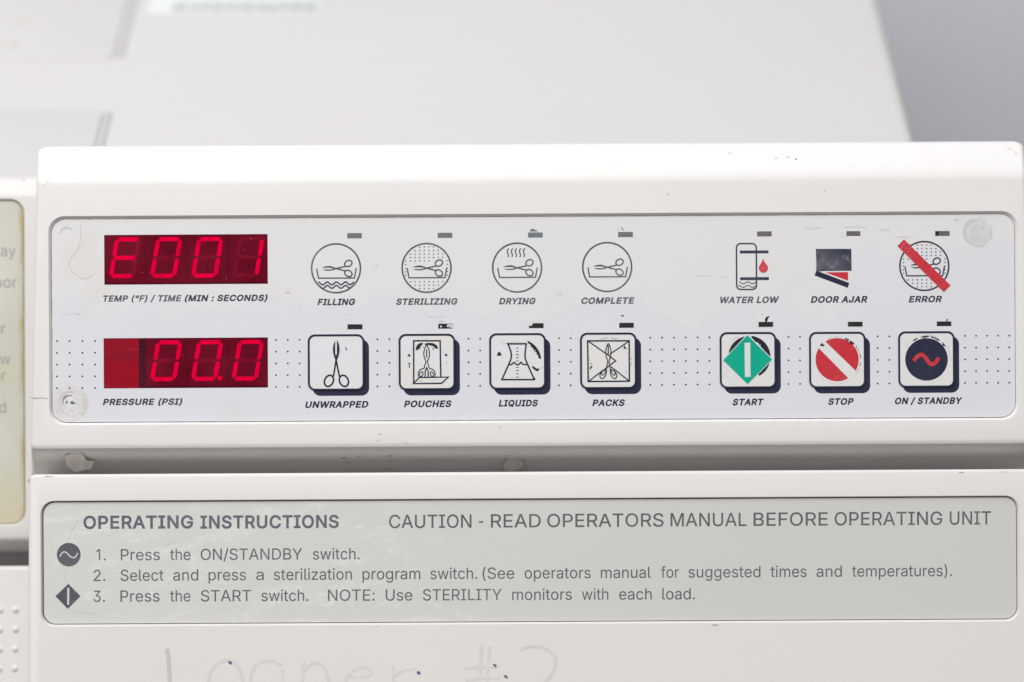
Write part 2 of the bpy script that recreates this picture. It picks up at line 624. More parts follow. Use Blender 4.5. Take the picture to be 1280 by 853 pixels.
GL = {}
GCACHE = {}
CAPH = 530
GLYPHS={
'(':(274,'89,207 90,235 92,264 96,293 101,324 107,354 114,384 122,413 132,441 142,468 153,494 164,517 177,539 236,539 223,512 212,485 201,457 191,428 182,399 174,370 167,342 161,313 157,285 154,258 152,232 151,207 152,184 154,161 156,138 160,115 165,91 172,67 179,42 188,16 198,-10 209,-38 222,-66 236,-96 177,-96 156,-59 139,-21 124,16 111,55 102,93 95,131 90,169'),
')':(274,'37,-96 52,-66 64,-37 76,-9 86,18 95,44 102,69 108,93 113,116 117,139 120,162 121,184 122,207 121,232 119,258 116,285 112,313 106,342 99,370 91,399 82,428 73,457 62,485 50,512 37,539 97,539 109,517 121,494 131,468 142,441 151,413 159,384 167,354 173,323 178,293 181,264 183,235 184,207 183,168 178,130 171,92 161,53 149,15 134,-22 117,-59 97,-96'),
'-':(453,'337,244 337,188 114,188 114,244'),
'.':(188,'95,-4 86,-4 78,-1 70,3 63,9 57,16 53,24 50,32 50,41 50,50 53,59 57,66 63,73 70,79 78,83 86,86 95,87 104,86 113,83 121,79 128,73 134,66 138,59 140,50 141,41 140,32 138,24 134,16 128,9 121,3 113,-1 104,-4'),
'/':(250,'235,533 71,-76 14,-76 178,533'),
'1':(453,'76,0 76,55 391,55 391,0|276,509 276,0 212,0 212,448 209,448 86,358 86,427 198,509'),
'2':(453,'64,0 64,47 234,229 248,243 261,257 272,270 282,282 291,294 299,305 305,316 311,327 315,337 318,348 320,360 320,371 319,385 317,397 313,408 308,419 301,428 293,436 283,443 273,449 262,454 250,457 237,459 224,460 209,459 196,457 184,453 172,447 162,441 153,433 145,424 139,413 134,402 130,390 128,376 127,362 66,362 67,384 71,405 77,424 86,442 98,459 111,473 126,486 143,496 162,505 182,511 203,514 225,516 247,514 268,511 288,505 306,497 323,486 337,474 350,461 361,445 370,428 376,411 380,392 381,372 380,358 378,345 375,331 371,318 365,304 357,290 347,275 336,259 322,241 306,223 288,202 267,180 153,60 153,57 389,57 389,0'),
'3':(453,'218,-7 195,-6 173,-3 152,2 133,10 114,19 98,30 83,43 70,57 60,74 52,91 46,111 44,132 109,132 111,119 115,107 120,97 126,87 134,78 144,71 154,64 165,59 178,55 191,52 204,50 219,50 234,51 248,53 262,56 275,61 287,67 297,74 307,83 315,93 321,104 325,116 328,130 329,145 328,158 326,172 322,184 316,196 308,207 299,217 288,226 275,234 260,240 242,244 223,247 201,248 157,248 157,299 288,448 288,452 70,452 70,509 372,509 372,461 211,278 211,289 239,290 264,288 287,284 308,276 327,265 344,253 359,239 371,222 381,205 387,186 392,166 393,145 392,123 387,103 380,84 370,66 358,50 344,36 327,23 309,12 288,4 266,-2 243,-6'),
':':(188,'95,-4 86,-4 78,-1 70,3 63,9 57,16 53,24 50,32 50,41 50,50 53,59 57,66 63,73 70,79 78,83 86,86 95,87 104,86 113,83 121,79 128,73 134,66 138,59 140,50 141,41 140,32 138,24 134,16 128,9 121,3 113,-1 104,-4|95,271 86,272 78,274 70,278 63,284 57,291 53,299 50,307 50,316 50,325 53,334 57,342 63,349 70,354 78,359 86,361 95,362 104,361 113,359 121,354 128,349 134,342 138,334 140,325 141,316 140,307 138,299 134,291 128,284 121,278 113,274 104,272'),
'A':(480,'16,0 201,509 276,509 463,0 395,0 287,302 282,317 276,334 270,352 264,372 257,394 250,420 241,447 232,478 245,478 236,447 228,419 220,393 213,371 206,351 201,333 195,317 191,302 85,0|110,142 110,199 370,199 370,142'),
'B':(457,'60,0 60,509 241,509 266,508 289,504 310,499 329,491 345,481 359,469 371,456 381,442 388,426 394,410 397,392 398,374 397,358 395,344 392,331 387,320 380,310 373,301 365,293 356,286 347,280 336,275 326,270 315,267 315,262 327,261 339,257 351,252 363,245 374,237 385,227 394,216 402,203 409,189 414,173 417,155 418,136 417,117 413,100 408,83 400,67 390,52 377,39 362,28 344,18 324,10 301,4 275,1 247,0|125,57 245,57 272,58 296,63 315,70 330,80 341,92 349,105 354,120 355,137 355,149 352,161 348,173 342,184 335,194 327,203 317,211 306,218 293,224 279,228 264,230 248,231 125,231|125,285 238,285 252,286 265,288 277,291 288,296 299,302 308,309 316,317 323,326 329,337 333,348 335,359 336,372 334,388 330,403 323,417 313,429 299,439 283,446 263,450 240,452 125,452'),
'C':(510,'267,-7 235,-5 205,1 177,11 150,25 126,42 104,63 86,88 70,115 57,146 48,179 42,215 40,254 42,293 48,329 57,362 70,393 86,421 104,445 126,466 150,484 177,498 205,508 235,514 267,516 286,515 305,513 323,509 340,504 357,498 373,490 388,481 402,471 415,460 427,447 438,433 448,418 456,402 463,385 469,367 473,348 408,348 405,361 401,373 395,384 389,395 382,404 375,413 366,421 357,428 348,435 337,440 327,445 315,449 304,452 292,454 280,455 267,456 245,454 223,450 203,443 184,432 166,419 150,403 137,385 125,364 116,340 109,314 105,285 103,254 105,223 109,194 116,168 125,145 137,123 151,105 166,89 184,76 203,66 223,59 245,54 267,53 280,53 292,55 304,57 315,60 327,64 337,69 348,74 357,81 366,88 375,96 382,105 389,114 395,125 401,136 405,148 408,160 473,160 469,142 463,124 457,107 448,91 438,76 428,62 416,49 402,38 388,28 373,19 357,11 341,5 323,0 305,-4 286,-6'),
'D':(503,'219,0 96,0 96,57 215,57 244,58 272,63 296,70 318,81 337,94 354,110 368,128 379,149 388,172 394,198 398,226 399,255 398,285 394,312 388,337 379,361 368,381 354,399 338,415 320,428 299,438 275,446 249,450 221,452 93,452 93,509 225,509 261,507 294,501 325,492 353,478 377,461 399,441 418,418 433,391 446,361 455,329 460,293 462,255 460,217 455,181 446,149 433,119 417,92 398,68 376,48 351,31 322,17 291,8 256,2|125,509 125,0 60,0 60,509'),
'E':(419,'60,0 60,509 372,509 372,452 125,452 125,286 355,286 355,229 125,229 125,57 375,57 375,0'),
'F':(410,'60,0 60,509 369,509 369,452 125,452 125,278 346,278 346,221 125,221 125,0'),
'G':(521,'269,-7 236,-5 205,1 176,11 149,25 125,43 104,64 85,88 69,116 57,146 47,179 42,215 40,254 42,293 47,329 57,362 69,393 85,421 103,445 125,466 149,484 175,498 203,508 233,514 265,516 285,515 304,513 322,509 340,504 358,497 374,489 389,480 403,469 416,458 429,445 439,431 449,416 458,401 465,384 470,367 474,349 408,349 404,361 399,372 393,383 387,393 380,403 373,411 365,420 356,427 347,434 337,439 326,444 315,448 304,452 291,454 279,455 265,456 243,454 222,450 202,443 183,432 166,419 150,404 137,385 125,364 116,340 109,314 105,285 103,254 105,223 109,194 116,168 125,145 137,124 151,105 166,90 184,76 203,66 224,59 246,54 269,53 290,54 309,57 328,63 345,71 360,81 374,93 386,107 396,123 404,141 410,160 414,180 415,202 434,199 283,199 283,256 478,256 478,200 476,170 471,141 463,115 451,91 436,69 419,50 399,33 377,19 352,8 326,0 298,-5'),
'H':(517,'60,0 60,509 125,509 125,289 392,289 392,509 457,509 457,0 392,0 392,232 125,232 125,0'),
'I':(301,'31,0 31,57 118,57 118,452 31,452 31,509 269,509 269,452 183,452 183,57 269,57 269,0'),
'J':(397,'185,-7 153,-4 124,3 98,15 75,33 57,55 44,81 36,111 33,145 33,173 98,173 98,145 99,123 104,104 111,88 122,74 134,64 149,56 166,51 185,50 204,51 220,56 235,64 248,74 258,88 266,104 270,123 272,145 272,509 336,509 336,145 334,111 326,81 313,55 294,33 271,15 246,3 217,-4'),
'K':(467,'104,145 104,216 113,228 122,239 130,250 139,261 148,272 157,282 165,293 174,303 184,314 193,324 202,334 212,344 364,509 448,509 231,276 228,276|60,0 60,509 125,509 125,334 124,225 125,193 125,0|372,0 188,259 228,309 449,0'),
'L':(393,'60,0 60,509 125,509 125,57 361,57 361,0'),
'M':(629,'60,0 60,509 152,509 277,187 280,181 282,174 285,167 287,159 299,123 302,113 305,103 308,93 311,84 322,49 307,49 318,83 330,121 342,158 345,167 348,174 350,181 352,187 476,509 568,509 568,0 504,0 504,291 504,327 505,369 506,413 507,457 513,457 509,445 505,433 502,421 498,409 482,363 478,352 474,341 471,331 467,322 456,291 342,0 286,0 170,291 168,297 165,304 162,312 159,321 145,361 141,372 137,384 133,396 129,408 125,420 121,432 116,445 112,457 119,457 120,416 121,372 122,328 122,291 122,0'),
'N':(524,'60,0 60,509 136,509 343,183 347,176 352,169 357,160 363,151 369,141 375,130 381,119 388,107 394,94 401,82 407,68 414,55 405,54 403,68 402,81 401,95 401,108 400,121 400,134 399,146 399,157 399,195 399,509 463,509 463,0 387,0 202,290 196,300 190,310 184,320 177,331 171,342 164,354 156,367 148,381 108,452 119,454 122,384 123,368 123,354 124,340 124,328 125,317 125,307 125,298 125,291 125,0'),
'O':(534,'267,-7 235,-5 205,1 177,11 150,25 126,42 105,63 86,88 70,115 57,146 48,179 42,215 40,254 42,293 48,329 57,362 70,393 86,421 105,445 126,466 150,484 177,498 205,508 235,514 267,516 299,514 329,508 357,498 384,484 408,466 429,445 448,421 464,393 477,362 486,329 491,293 493,254 491,215 486,179 477,146 464,115 448,88 429,63 408,42 384,25 357,11 329,1 299,-5|267,53 289,54 310,59 330,66 349,76 367,89 383,105 396,123 408,144 418,168 425,194 429,223 430,254 429,286 425,314 418,341 408,365 396,386 383,404 367,420 349,433 330,443 310,450 289,454 267,456 245,454 223,450 203,443 184,433 167,420 151,404 137,385 125,364 116,340 109,314 105,285 103,254 105,223 109,194 116,168 125,144 137,123 151,105 167,89 184,76 203,66 223,59 245,54'),
'P':(445,'60,0 60,509 235,509 263,507 289,503 312,497 332,487 350,476 366,462 379,447 390,430 398,411 404,391 407,370 409,348 407,325 404,304 398,284 390,265 379,248 366,233 350,219 332,207 312,198 289,191 263,187 235,186 109,186 109,242 233,242 252,243 269,246 284,250 297,256 308,264 318,272 327,282 333,294 338,306 342,319 344,333 344,348 344,362 342,376 338,389 333,402 326,413 318,423 308,431 297,439 284,444 268,449 251,451 232,452 125,452 125,0'),
'Q':(534,'245,159 313,159 369,85 384,65 468,-48 401,-48 346,27 331,46|267,-7 235,-5 205,1 177,11 150,25 126,42 105,63 86,88 70,115 57,146 48,179 42,215 40,254 42,293 48,329 57,362 70,393 86,421 105,445 126,466 150,484 177,498 205,508 235,514 267,516 299,514 329,508 357,498 384,484 408,466 429,445 448,421 464,393 477,362 486,329 491,293 493,254 491,215 486,179 477,146 464,115 448,88 429,63 408,42 384,25 357,11 329,1 299,-5|267,53 289,54 310,59 330,66 349,76 367,89 383,105 396,123 408,144 418,168 425,194 429,223 430,254 429,286 425,314 418,341 408,365 396,386 383,404 367,420 349,433 330,443 310,450 289,454 267,456 245,454 223,450 203,443 184,433 167,420 151,404 137,385 125,364 116,340 109,314 105,285 103,254 105,223 109,194 116,168 125,144 137,123 151,105 167,89 184,76 203,66 223,59 245,54'),
'R':(449,'60,0 60,509 236,509 264,507 290,504 313,497 333,489 351,478 367,465 380,450 390,433 399,415 405,395 408,374 409,352 408,330 405,309 399,290 390,271 380,255 367,240 351,228 333,217 312,209 289,203 264,199 236,198 96,198 96,255 234,255 252,256 269,258 284,262 298,267 309,273 319,281 327,290 334,300 339,312 342,324 344,338 345,352 344,367 342,380 339,393 334,405 327,415 319,425 309,433 298,440 284,445 269,449 252,451 233,452 125,452 125,0|353,0 230,229 303,229 428,0'),
'S':(447,'224,-9 197,-8 172,-4 149,1 128,9 108,19 91,31 76,45 64,60 54,77 46,96 41,115 38,137 104,137 107,123 110,110 116,98 123,88 132,79 142,71 154,64 166,59 180,55 194,52 209,50 224,49 241,50 257,52 272,55 286,60 299,66 311,74 321,82 329,92 336,102 341,114 345,126 346,139 345,151 342,161 338,171 332,179 325,186 316,193 307,199 296,205 284,209 272,214 259,218 245,222 184,239 154,249 128,260 105,274 86,289 71,307 60,326 54,348 52,372 53,393 58,413 65,431 75,448 87,463 102,476 119,488 138,498 158,506 180,511 203,514 227,516 252,514 275,511 296,505 316,498 334,488 351,476 365,463 377,449 387,433 394,415 399,397 401,378 337,378 334,396 326,412 316,426 302,437 286,447 267,453 247,457 225,459 209,458 194,456 180,452 167,448 156,442 145,435 136,427 129,418 123,409 118,398 116,387 115,376 116,363 119,352 124,342 131,334 139,326 148,319 158,313 169,308 180,304 191,300 202,296 212,293 264,279 276,276 287,272 299,268 312,264 324,258 336,252 347,245 359,238 369,229 379,220 387,209 395,198 401,185 405,171 407,155 408,139 407,118 403,99 396,81 386,64 374,48 360,34 343,21 323,11 302,2 278,-4 252,-8'),
'T':(449,'32,452 32,509 417,509 417,452 257,452 257,0 193,0 193,452'),
'U':(518,'259,-8 230,-7 203,-2 177,5 154,15 133,28 114,43 98,60 85,80 74,101 66,124 62,148 60,173 60,509 124,509 124,178 125,160 128,144 133,128 141,113 150,99 160,87 173,77 187,68 203,61 220,56 239,53 259,52 279,53 298,56 315,61 331,68 345,77 357,87 368,99 377,113 384,128 389,144 392,160 393,178 393,509 457,509 457,173 456,148 451,124 443,101 433,80 419,60 403,43 384,28 363,15 340,5 315,-2 288,-7'),
'W':(687,'155,0 16,509 82,509 163,196 166,183 170,171 173,158 175,145 178,133 181,120 184,107 187,94 189,80 192,67 195,53 197,40 189,40 192,53 194,67 197,80 200,94 203,107 205,120 208,133 211,145 214,158 218,171 221,183 224,196 306,509 380,509 462,196 465,183 468,171 471,158 474,145 477,133 480,120 483,107 486,94 489,80 492,67 494,53 497,40 488,40 491,53 493,67 496,80 499,94 502,107 504,120 507,133 510,145 523,196 603,509 670,509 530,0 455,0 368,323 363,339 359,356 355,373 351,391 347,410 344,431 340,452 336,475 350,475 346,453 342,433 339,413 335,395 331,377 327,359 323,341 318,323 230,0'),
'Y':(472,'203,0 203,208 16,509 91,509 192,344 200,331 208,318 215,305 222,292 229,279 236,264 243,248 250,230 224,230 231,248 237,265 244,280 251,293 258,306 265,318 273,331 280,344 381,509 455,509 268,208 268,0'),
'Z':(439,'42,0 42,46 273,385 281,396 289,408 298,419 306,431 315,442 323,453 332,464 341,476 348,454 332,454 317,453 301,453 285,452 270,452 254,452 238,452 223,452 40,452 40,509 397,509 397,462 169,129 160,117 152,105 143,93 134,81 125,69 116,57 106,45 97,33 90,54 106,55 121,56 137,56 152,57 168,57 183,57 199,57 214,57 399,57 399,0'),
'a':(390,'160,-9 142,-8 126,-5 110,-1 94,5 80,12 68,22 57,32 48,45 40,58 35,73 31,90 30,108 31,123 34,138 38,150 43,161 50,171 58,179 67,187 78,193 89,199 100,203 112,207 125,211 138,213 152,216 165,218 178,220 194,222 209,224 222,225 234,227 244,228 252,230 259,232 265,235 270,238 273,243 275,248 276,255 276,257 275,268 273,279 271,288 267,297 262,304 256,311 248,317 240,322 230,326 220,329 208,330 196,331 183,330 171,329 159,326 149,322 140,318 132,313 124,307 118,301 112,294 107,288 103,281 100,274 41,291 48,308 57,322 67,335 79,346 91,355 104,364 118,370 133,375 148,379 163,382 179,384 194,384 204,384 215,383 227,382 239,379 251,376 263,372 275,367 286,360 296,353 306,343 315,333 322,320 329,306 333,290 336,272 337,251 337,0 277,0 277,52 272,52 269,45 264,38 258,32 252,25 244,18 236,12 226,6 215,1 203,-3 190,-6 176,-8|170,45 187,46 202,49 216,53 228,59 239,66 248,74 257,83 263,93 269,104 272,115 275,126 276,138 276,190 273,188 270,186 265,184 259,182 253,180 246,179 239,177 231,176 223,175 216,173 208,172 200,171 175,168 165,166 154,164 144,162 134,159 125,155 117,150 110,145 103,139 98,132 95,124 93,115 92,105 92,95 94,87 98,79 102,72 107,66 114,61 121,56 130,52 139,49 149,47 159,46'),
'c':(396,'207,-8 182,-7 159,-2 137,6 117,16 98,30 82,46 68,64 56,85 46,108 40,133 36,159 34,187 36,216 40,243 46,268 56,291 68,312 82,330 98,346 117,360 137,371 159,378 182,383 207,384 221,384 234,383 247,380 260,377 272,373 284,368 295,362 305,356 315,349 324,341 332,332 340,322 347,312 353,301 358,289 362,277 303,262 301,269 298,276 294,283 290,289 286,295 281,301 276,306 270,311 264,315 257,319 250,322 242,325 234,327 226,329 217,329 207,330 189,329 173,325 158,319 145,310 134,300 124,287 115,274 108,258 103,242 99,224 97,206 96,187 97,169 99,151 103,134 108,117 115,102 124,89 134,76 145,66 158,57 173,51 189,48 207,46 217,47 226,48 234,49 243,52 250,54 258,58 264,62 271,66 277,71 282,76 287,82 292,89 296,95 299,102 302,110 304,117 363,102 359,90 354,78 348,67 341,56 334,46 325,37 316,29 306,21 296,15 285,9 273,4 261,-1 248,-4 235,-6 221,-8'),
'd':(425,'195,-8 172,-7 151,-2 130,5 111,16 94,29 79,45 66,64 55,84 46,108 39,133 35,160 34,189 35,218 39,245 46,270 55,293 66,313 79,332 95,347 112,361 131,371 151,378 173,383 196,384 213,384 228,381 241,378 253,373 263,367 272,360 280,353 287,346 293,338 298,331 303,325 306,319 311,319 311,509 372,509 372,0 313,0 313,59 307,59 303,53 298,46 293,39 287,31 280,24 272,17 263,10 252,4 241,-1 227,-5 212,-7|205,47 221,48 236,51 250,57 263,65 274,75 284,86 293,100 299,115 305,132 309,150 311,169 312,189 311,210 309,229 305,247 300,263 293,278 284,291 275,302 263,312 251,320 237,325 221,329 205,330 187,329 172,325 157,319 145,311 133,301 124,290 115,276 108,261 103,245 99,227 97,209 96,189 97,170 99,151 103,133 109,117 115,101 124,88 134,76 145,66 158,57 172,51 188,48'),
'e':(404,'212,-8 185,-7 161,-2 138,6 117,16 98,30 82,46 68,64 56,85 46,108 40,132 35,159 34,187 35,215 39,242 46,267 55,290 67,311 81,329 97,346 115,359 135,370 157,378 180,383 205,384 221,384 236,382 251,379 266,374 280,368 294,361 307,351 319,341 331,329 341,315 350,299 357,282 363,263 368,242 370,219 371,194 371,169 75,169 75,221 338,221 310,202 309,220 307,237 303,254 298,269 291,282 283,294 273,305 263,314 250,321 237,326 222,329 205,330 189,329 173,326 159,321 146,313 135,304 125,294 116,282 109,270 103,256 99,241 97,226 96,211 96,178 97,157 100,139 104,122 110,106 118,92 128,80 139,70 151,61 165,55 179,50 195,47 212,46 224,47 234,48 244,50 254,53 263,56 271,61 278,66 285,73 292,80 297,88 302,96 306,105 365,91 360,77 353,63 345,51 335,39 324,29 311,19 298,11 283,4 266,-1 249,-5 231,-7'),
'f':(254,'228,379 228,327 6,327 6,379|81,0 81,432 82,447 84,461 89,474 96,486 104,496 113,505 124,513 135,519 148,524 161,527 174,529 187,530 197,530 207,529 215,528 222,527 229,525 234,524 239,522 243,521 227,468 215,472 211,473 206,473 200,474 195,474 182,473 171,470 162,466 154,460 149,452 145,443 142,431 142,419 142,0'),
'g':(425,'207,-151 187,-150 168,-148 150,-144 134,-140 119,-134 105,-127 93,-119 82,-110 73,-101 64,-91 57,-80 51,-69 101,-41 106,-47 110,-53 116,-59 122,-66 128,-72 136,-78 145,-83 154,-88 165,-92 178,-95 192,-97 207,-97 229,-96 249,-92 267,-85 282,-75 295,-62 304,-47 310,-28 311,-6 311,68 306,68 302,62 298,56 293,49 287,41 280,34 272,28 263,21 252,16 241,11 227,8 212,5 195,5 173,6 152,10 132,17 113,27 95,39 80,53 67,71 55,90 46,112 39,136 35,163 34,191 35,220 39,246 46,271 55,293 66,314 80,332 95,347 112,361 131,371 152,378 173,383 196,384 213,384 228,382 242,378 253,373 264,367 273,360 281,353 288,346 294,338 299,331 304,325 308,319 313,319 313,379 372,379 372,-9 371,-32 367,-54 360,-73 350,-90 338,-104 324,-117 308,-127 291,-136 271,-142 251,-147 229,-150|205,59 222,60 237,63 251,68 264,75 275,84 285,95 293,107 300,121 305,137 309,154 312,172 312,193 312,212 309,231 305,248 300,264 293,278 285,291 275,303 264,312 251,320 237,325 222,329 205,330 188,329 172,325 158,320 145,312 134,302 124,290 115,277 109,262 103,246 99,229 97,212 96,193 97,173 99,155 103,138 109,123 116,108 124,96 134,85 145,76 158,68 172,63 188,60'),
'h':(410,'114,227 114,0 53,0 53,509 114,509 114,287 102,287 112,312 124,332 137,349 152,362 169,372 187,379 207,383 227,384 246,383 264,380 280,376 295,369 309,360 321,349 332,336 341,321 348,304 353,285 356,264 357,240 357,0 296,0 296,235 295,256 290,275 283,291 273,304 260,315 246,323 229,328 210,329 197,328 184,326 172,322 161,317 150,311 141,303 133,293 126,283 121,271 117,257 114,243'),
'i':(167,'53,0 53,379 114,379 114,0|84,443 75,444 67,446 60,449 54,455 48,461 44,468 42,475 41,483 42,491 44,499 48,506 54,512 60,517 67,521 75,523 84,524 92,523 100,521 107,517 114,512 119,506 123,499 126,491 126,483 126,475 123,468 119,461 114,455 107,449 100,446 92,444'),
'l':(190,'139,-2 119,-1 101,3 86,10 74,20 65,33 58,47 54,65 53,84 53,509 114,509 114,99 114,87 115,77 117,68 120,62 124,58 130,54 137,53 146,52 160,53 170,54 181,3 176,2 172,1 167,0 162,-1 156,-2 151,-2 145,-2'),
'm':(610,'53,0 53,379 112,379 112,295 108,295 112,310 118,323 125,335 132,346 141,355 151,363 161,370 172,376 183,380 195,384 207,386 219,386 239,385 257,380 273,372 287,361 299,347 309,331 316,314 321,295 312,295 317,308 322,321 329,332 337,343 347,353 357,361 368,369 381,375 394,380 407,383 422,385 437,386 453,385 468,383 483,378 497,372 510,364 522,354 532,342 541,328 548,313 553,296 556,276 557,255 557,0 496,0 496,254 494,273 490,289 483,302 473,313 460,321 447,326 433,329 419,330 406,330 395,328 384,324 374,320 365,314 358,307 351,299 345,290 341,280 338,270 336,259 335,247 335,0 274,0 274,260 273,275 269,288 262,301 253,311 242,320 229,326 215,329 199,330 188,330 178,328 168,325 158,320 148,314 140,307 132,299 126,289 121,278 117,266 114,253 114,238 114,0'),
'n':(410,'114,227 114,0 53,0 53,379 112,379 112,287 102,287 112,312 124,332 137,349 152,362 169,372 187,379 207,383 227,384 246,383 264,380 280,376 295,369 309,360 321,349 332,336 341,321 348,304 353,285 356,264 357,240 357,0 296,0 296,235 295,256 290,275 283,291 273,304 260,315 246,323 229,328 210,329 197,328 184,326 172,322 161,317 150,311 141,303 133,293 126,283 121,271 117,257 114,243'),
'o':(416,'207,-8 182,-7 159,-2 137,6 117,16 98,30 82,46 68,64 56,85 46,108 40,133 36,159 34,187 36,216 40,243 46,268 56,291 68,312 82,330 98,346 117,360 137,371 159,378 182,383 207,384 233,383 256,378 278,371 299,360 317,346 333,330 347,312 359,291 369,268 376,243 380,216 381,187 380,159 376,133 369,108 359,85 347,64 333,46 317,30 299,16 278,6 256,-2 233,-7|207,46 226,48 242,51 257,57 270,66 282,76 292,89 300,102 307,117 312,134 316,151 318,169 319,187 318,206 316,224 312,242 307,258 300,274 292,287 282,300 270,310 257,319 242,325 226,329 207,330 189,329 173,325 158,319 145,310 134,300 124,287 115,274 108,258 103,242 99,224 97,206 96,187 97,169 99,151 103,134 108,117 115,102 124,89 134,76 145,66 158,57 173,51 189,48'),
'p':(425,'53,-143 53,379 112,379 112,319 118,319 122,325 126,331 131,338 137,346 144,353 152,360 161,367 171,373 183,378 197,381 212,384 229,384 252,383 274,378 294,371 313,361 330,347 345,332 359,313 370,293 379,270 385,245 389,218 390,189 389,160 385,133 379,108 370,84 359,64 346,45 330,29 313,16 294,5 274,-2 252,-7 229,-8 213,-7 198,-5 184,-1 173,4 162,10 153,17 145,24 138,31 132,39 127,46 122,53 118,59 114,59 114,-143|220,47 237,48 253,51 267,57 279,66 291,76 301,88 309,101 316,117 321,133 325,151 327,170 328,189 327,209 325,227 321,245 316,261 309,276 301,290 291,301 280,311 267,319 253,325 237,329 220,330 203,329 188,325 174,320 161,312 150,302 140,291 132,278 125,263 120,247 116,229 113,210 113,189 113,169 116,150 120,132 125,115 132,100 140,86 150,75 162,65 174,57 188,51 204,48'),
'r':(260,'53,0 53,379 112,379 112,321 115,321 122,335 130,347 140,358 152,367 166,375 181,380 196,384 213,385 229,384 243,384 243,322 230,324 224,325 219,325 213,326 207,326 194,325 182,323 170,319 159,315 149,309 140,301 132,293 126,284 121,273 117,262 114,250 114,237 114,0'),
's':(365,'182,-8 163,-7 145,-5 128,-2 112,3 98,10 84,18 72,27 62,38 53,50 45,63 40,78 36,94 94,107 99,92 105,79 114,69 124,60 136,54 150,49 165,46 181,45 200,46 217,50 232,55 244,62 255,71 262,81 267,91 268,103 267,112 265,121 260,129 254,136 246,142 237,147 225,151 212,155 149,170 125,177 104,186 87,196 72,208 61,222 53,237 48,255 47,274 48,290 51,305 57,319 65,332 75,343 87,354 100,363 115,370 131,377 149,381 167,384 187,384 206,384 223,381 239,378 254,372 267,366 279,358 290,349 299,339 307,328 314,316 319,303 324,290 268,277 264,288 258,298 251,307 243,316 232,323 219,328 205,331 187,333 171,332 156,329 143,324 131,317 121,308 114,299 110,289 109,277 110,267 112,258 117,250 124,243 133,237 144,232 157,227 172,223 229,209 254,202 275,194 292,183 306,171 317,158 325,142 330,125 331,107 330,90 326,75 321,61 312,47 302,35 290,24 276,15 260,6 242,0 223,-5 203,-7'),
't':(228,'204,379 204,327 6,327 6,379|65,471 126,471 126,98 127,86 128,76 132,68 136,61 142,56 150,53 159,51 170,50 185,51 202,54 213,2 208,0 203,-1 198,-2 192,-3 186,-3 180,-4 174,-4 168,-4 145,-3 125,2 107,10 92,21 80,35 72,52 67,71 65,93'),
'u':(410,'182,-5 164,-4 146,-1 130,4 115,11 101,20 89,31 78,44 69,59 62,76 57,95 54,116 53,139 53,379 114,379 114,144 115,123 119,105 127,89 137,75 150,64 164,56 181,52 200,50 213,51 226,53 238,57 249,62 259,69 268,77 276,86 283,97 289,109 293,122 295,137 296,153 296,379 357,379 357,0 298,0 298,92 307,92 297,67 286,47 272,30 257,17 240,7 222,0 203,-4'),
'w':(567,'138,0 23,379 87,379 133,214 138,196 143,177 149,157 154,137 159,115 165,91 170,67 175,41 165,41 170,66 175,90 180,113 186,135 191,156 196,176 201,195 206,214 252,379 316,379 362,214 366,196 371,176 376,157 382,136 387,114 392,91 397,67 402,41 391,41 397,66 402,90 408,113 413,135 418,156 423,176 429,195 434,214 480,379 545,379 429,0 368,0 319,172 305,225 301,239 297,252 294,266 291,280 277,338 291,338 277,280 273,266 270,252 266,238 263,225 259,211 255,198 252,185 248,172 199,0'),
'y':(390,'47,-139 61,-86 71,-87 80,-89 88,-90 96,-90 104,-89 111,-87 118,-84 124,-80 130,-74 136,-67 141,-58 146,-48 151,-36 163,-1 17,379 84,379 165,155 171,138 177,121 182,104 187,87 191,70 196,53 201,37 206,21 184,21 188,37 193,53 198,70 202,87 207,104 212,121 218,138 224,155 305,379 371,379 204,-58 198,-72 191,-85 184,-97 177,-107 168,-116 159,-124 150,-130 139,-136 128,-140 117,-143 104,-145 91,-145 84,-145 77,-145 71,-144 65,-143 59,-142 54,-141 51,-140'),
'z':(381,'42,0 42,46 254,320 254,323 48,323 48,379 333,379 333,331 126,60 126,56 339,56 339,0'),
'°':(317,'158,283 143,284 128,287 114,292 101,298 88,307 77,316 67,327 59,340 52,353 47,367 44,382 43,397 44,413 47,428 52,442 59,455 67,468 77,479 88,489 101,497 114,504 128,509 143,512 158,513 174,512 188,509 202,504 216,497 228,489 239,479 249,468 257,455 264,442 269,428 272,413 273,397 272,382 269,367 264,353 257,340 249,327 239,316 228,307 216,298 202,292 188,287 174,284|158,334 167,335 175,336 183,339 190,343 197,347 203,353 209,359 213,366 217,373 220,381 221,389 222,397 221,406 220,414 217,422 213,430 209,437 203,443 197,448 190,453 183,457 175,459 167,461 158,462 150,461 141,459 134,457 126,453 119,448 113,443 108,437 103,430 99,422 97,414 95,406 95,397 95,389 97,381 99,373 103,366 108,359 113,353 119,347 126,343 134,339 141,336 150,335'),
}
for _k, (_a, _s) in GLYPHS.items():
    GL[_k] = (_a, [[tuple(int(q) for q in p.split(',')) for p in c.split()] for c in _s.split('|')])
GL['1'] = (GL['1'][0] - 40, GL['1'][1][1:])
CAPH = max(y for c in GL['I'][1] for x, y in c)

# ------------------------------------------------------------------ solid shells


def inset(prof, r):
    """move a closed (y, z) profile inwards by r"""
    n = len(prof)
    sg = 1 if area2(prof) > 0 else -1
    out = []
    for i in range(n):
        a, p, b = Vector(prof[i - 1]), Vector(prof[i]), Vector(prof[(i + 1) % n])
        d1, d2 = (p - a).normalized(), (b - p).normalized()
        t = d1 + d2
        t = t.normalized() if t.length > 1e-6 else d1
        nn = Vector((-t.y, t.x)) * sg
        q = p + nn * (r / max(0.55, nn.dot(Vector((-d1.y, d1.x)) * sg)))
        out.append((q.x, q.y))
    return out


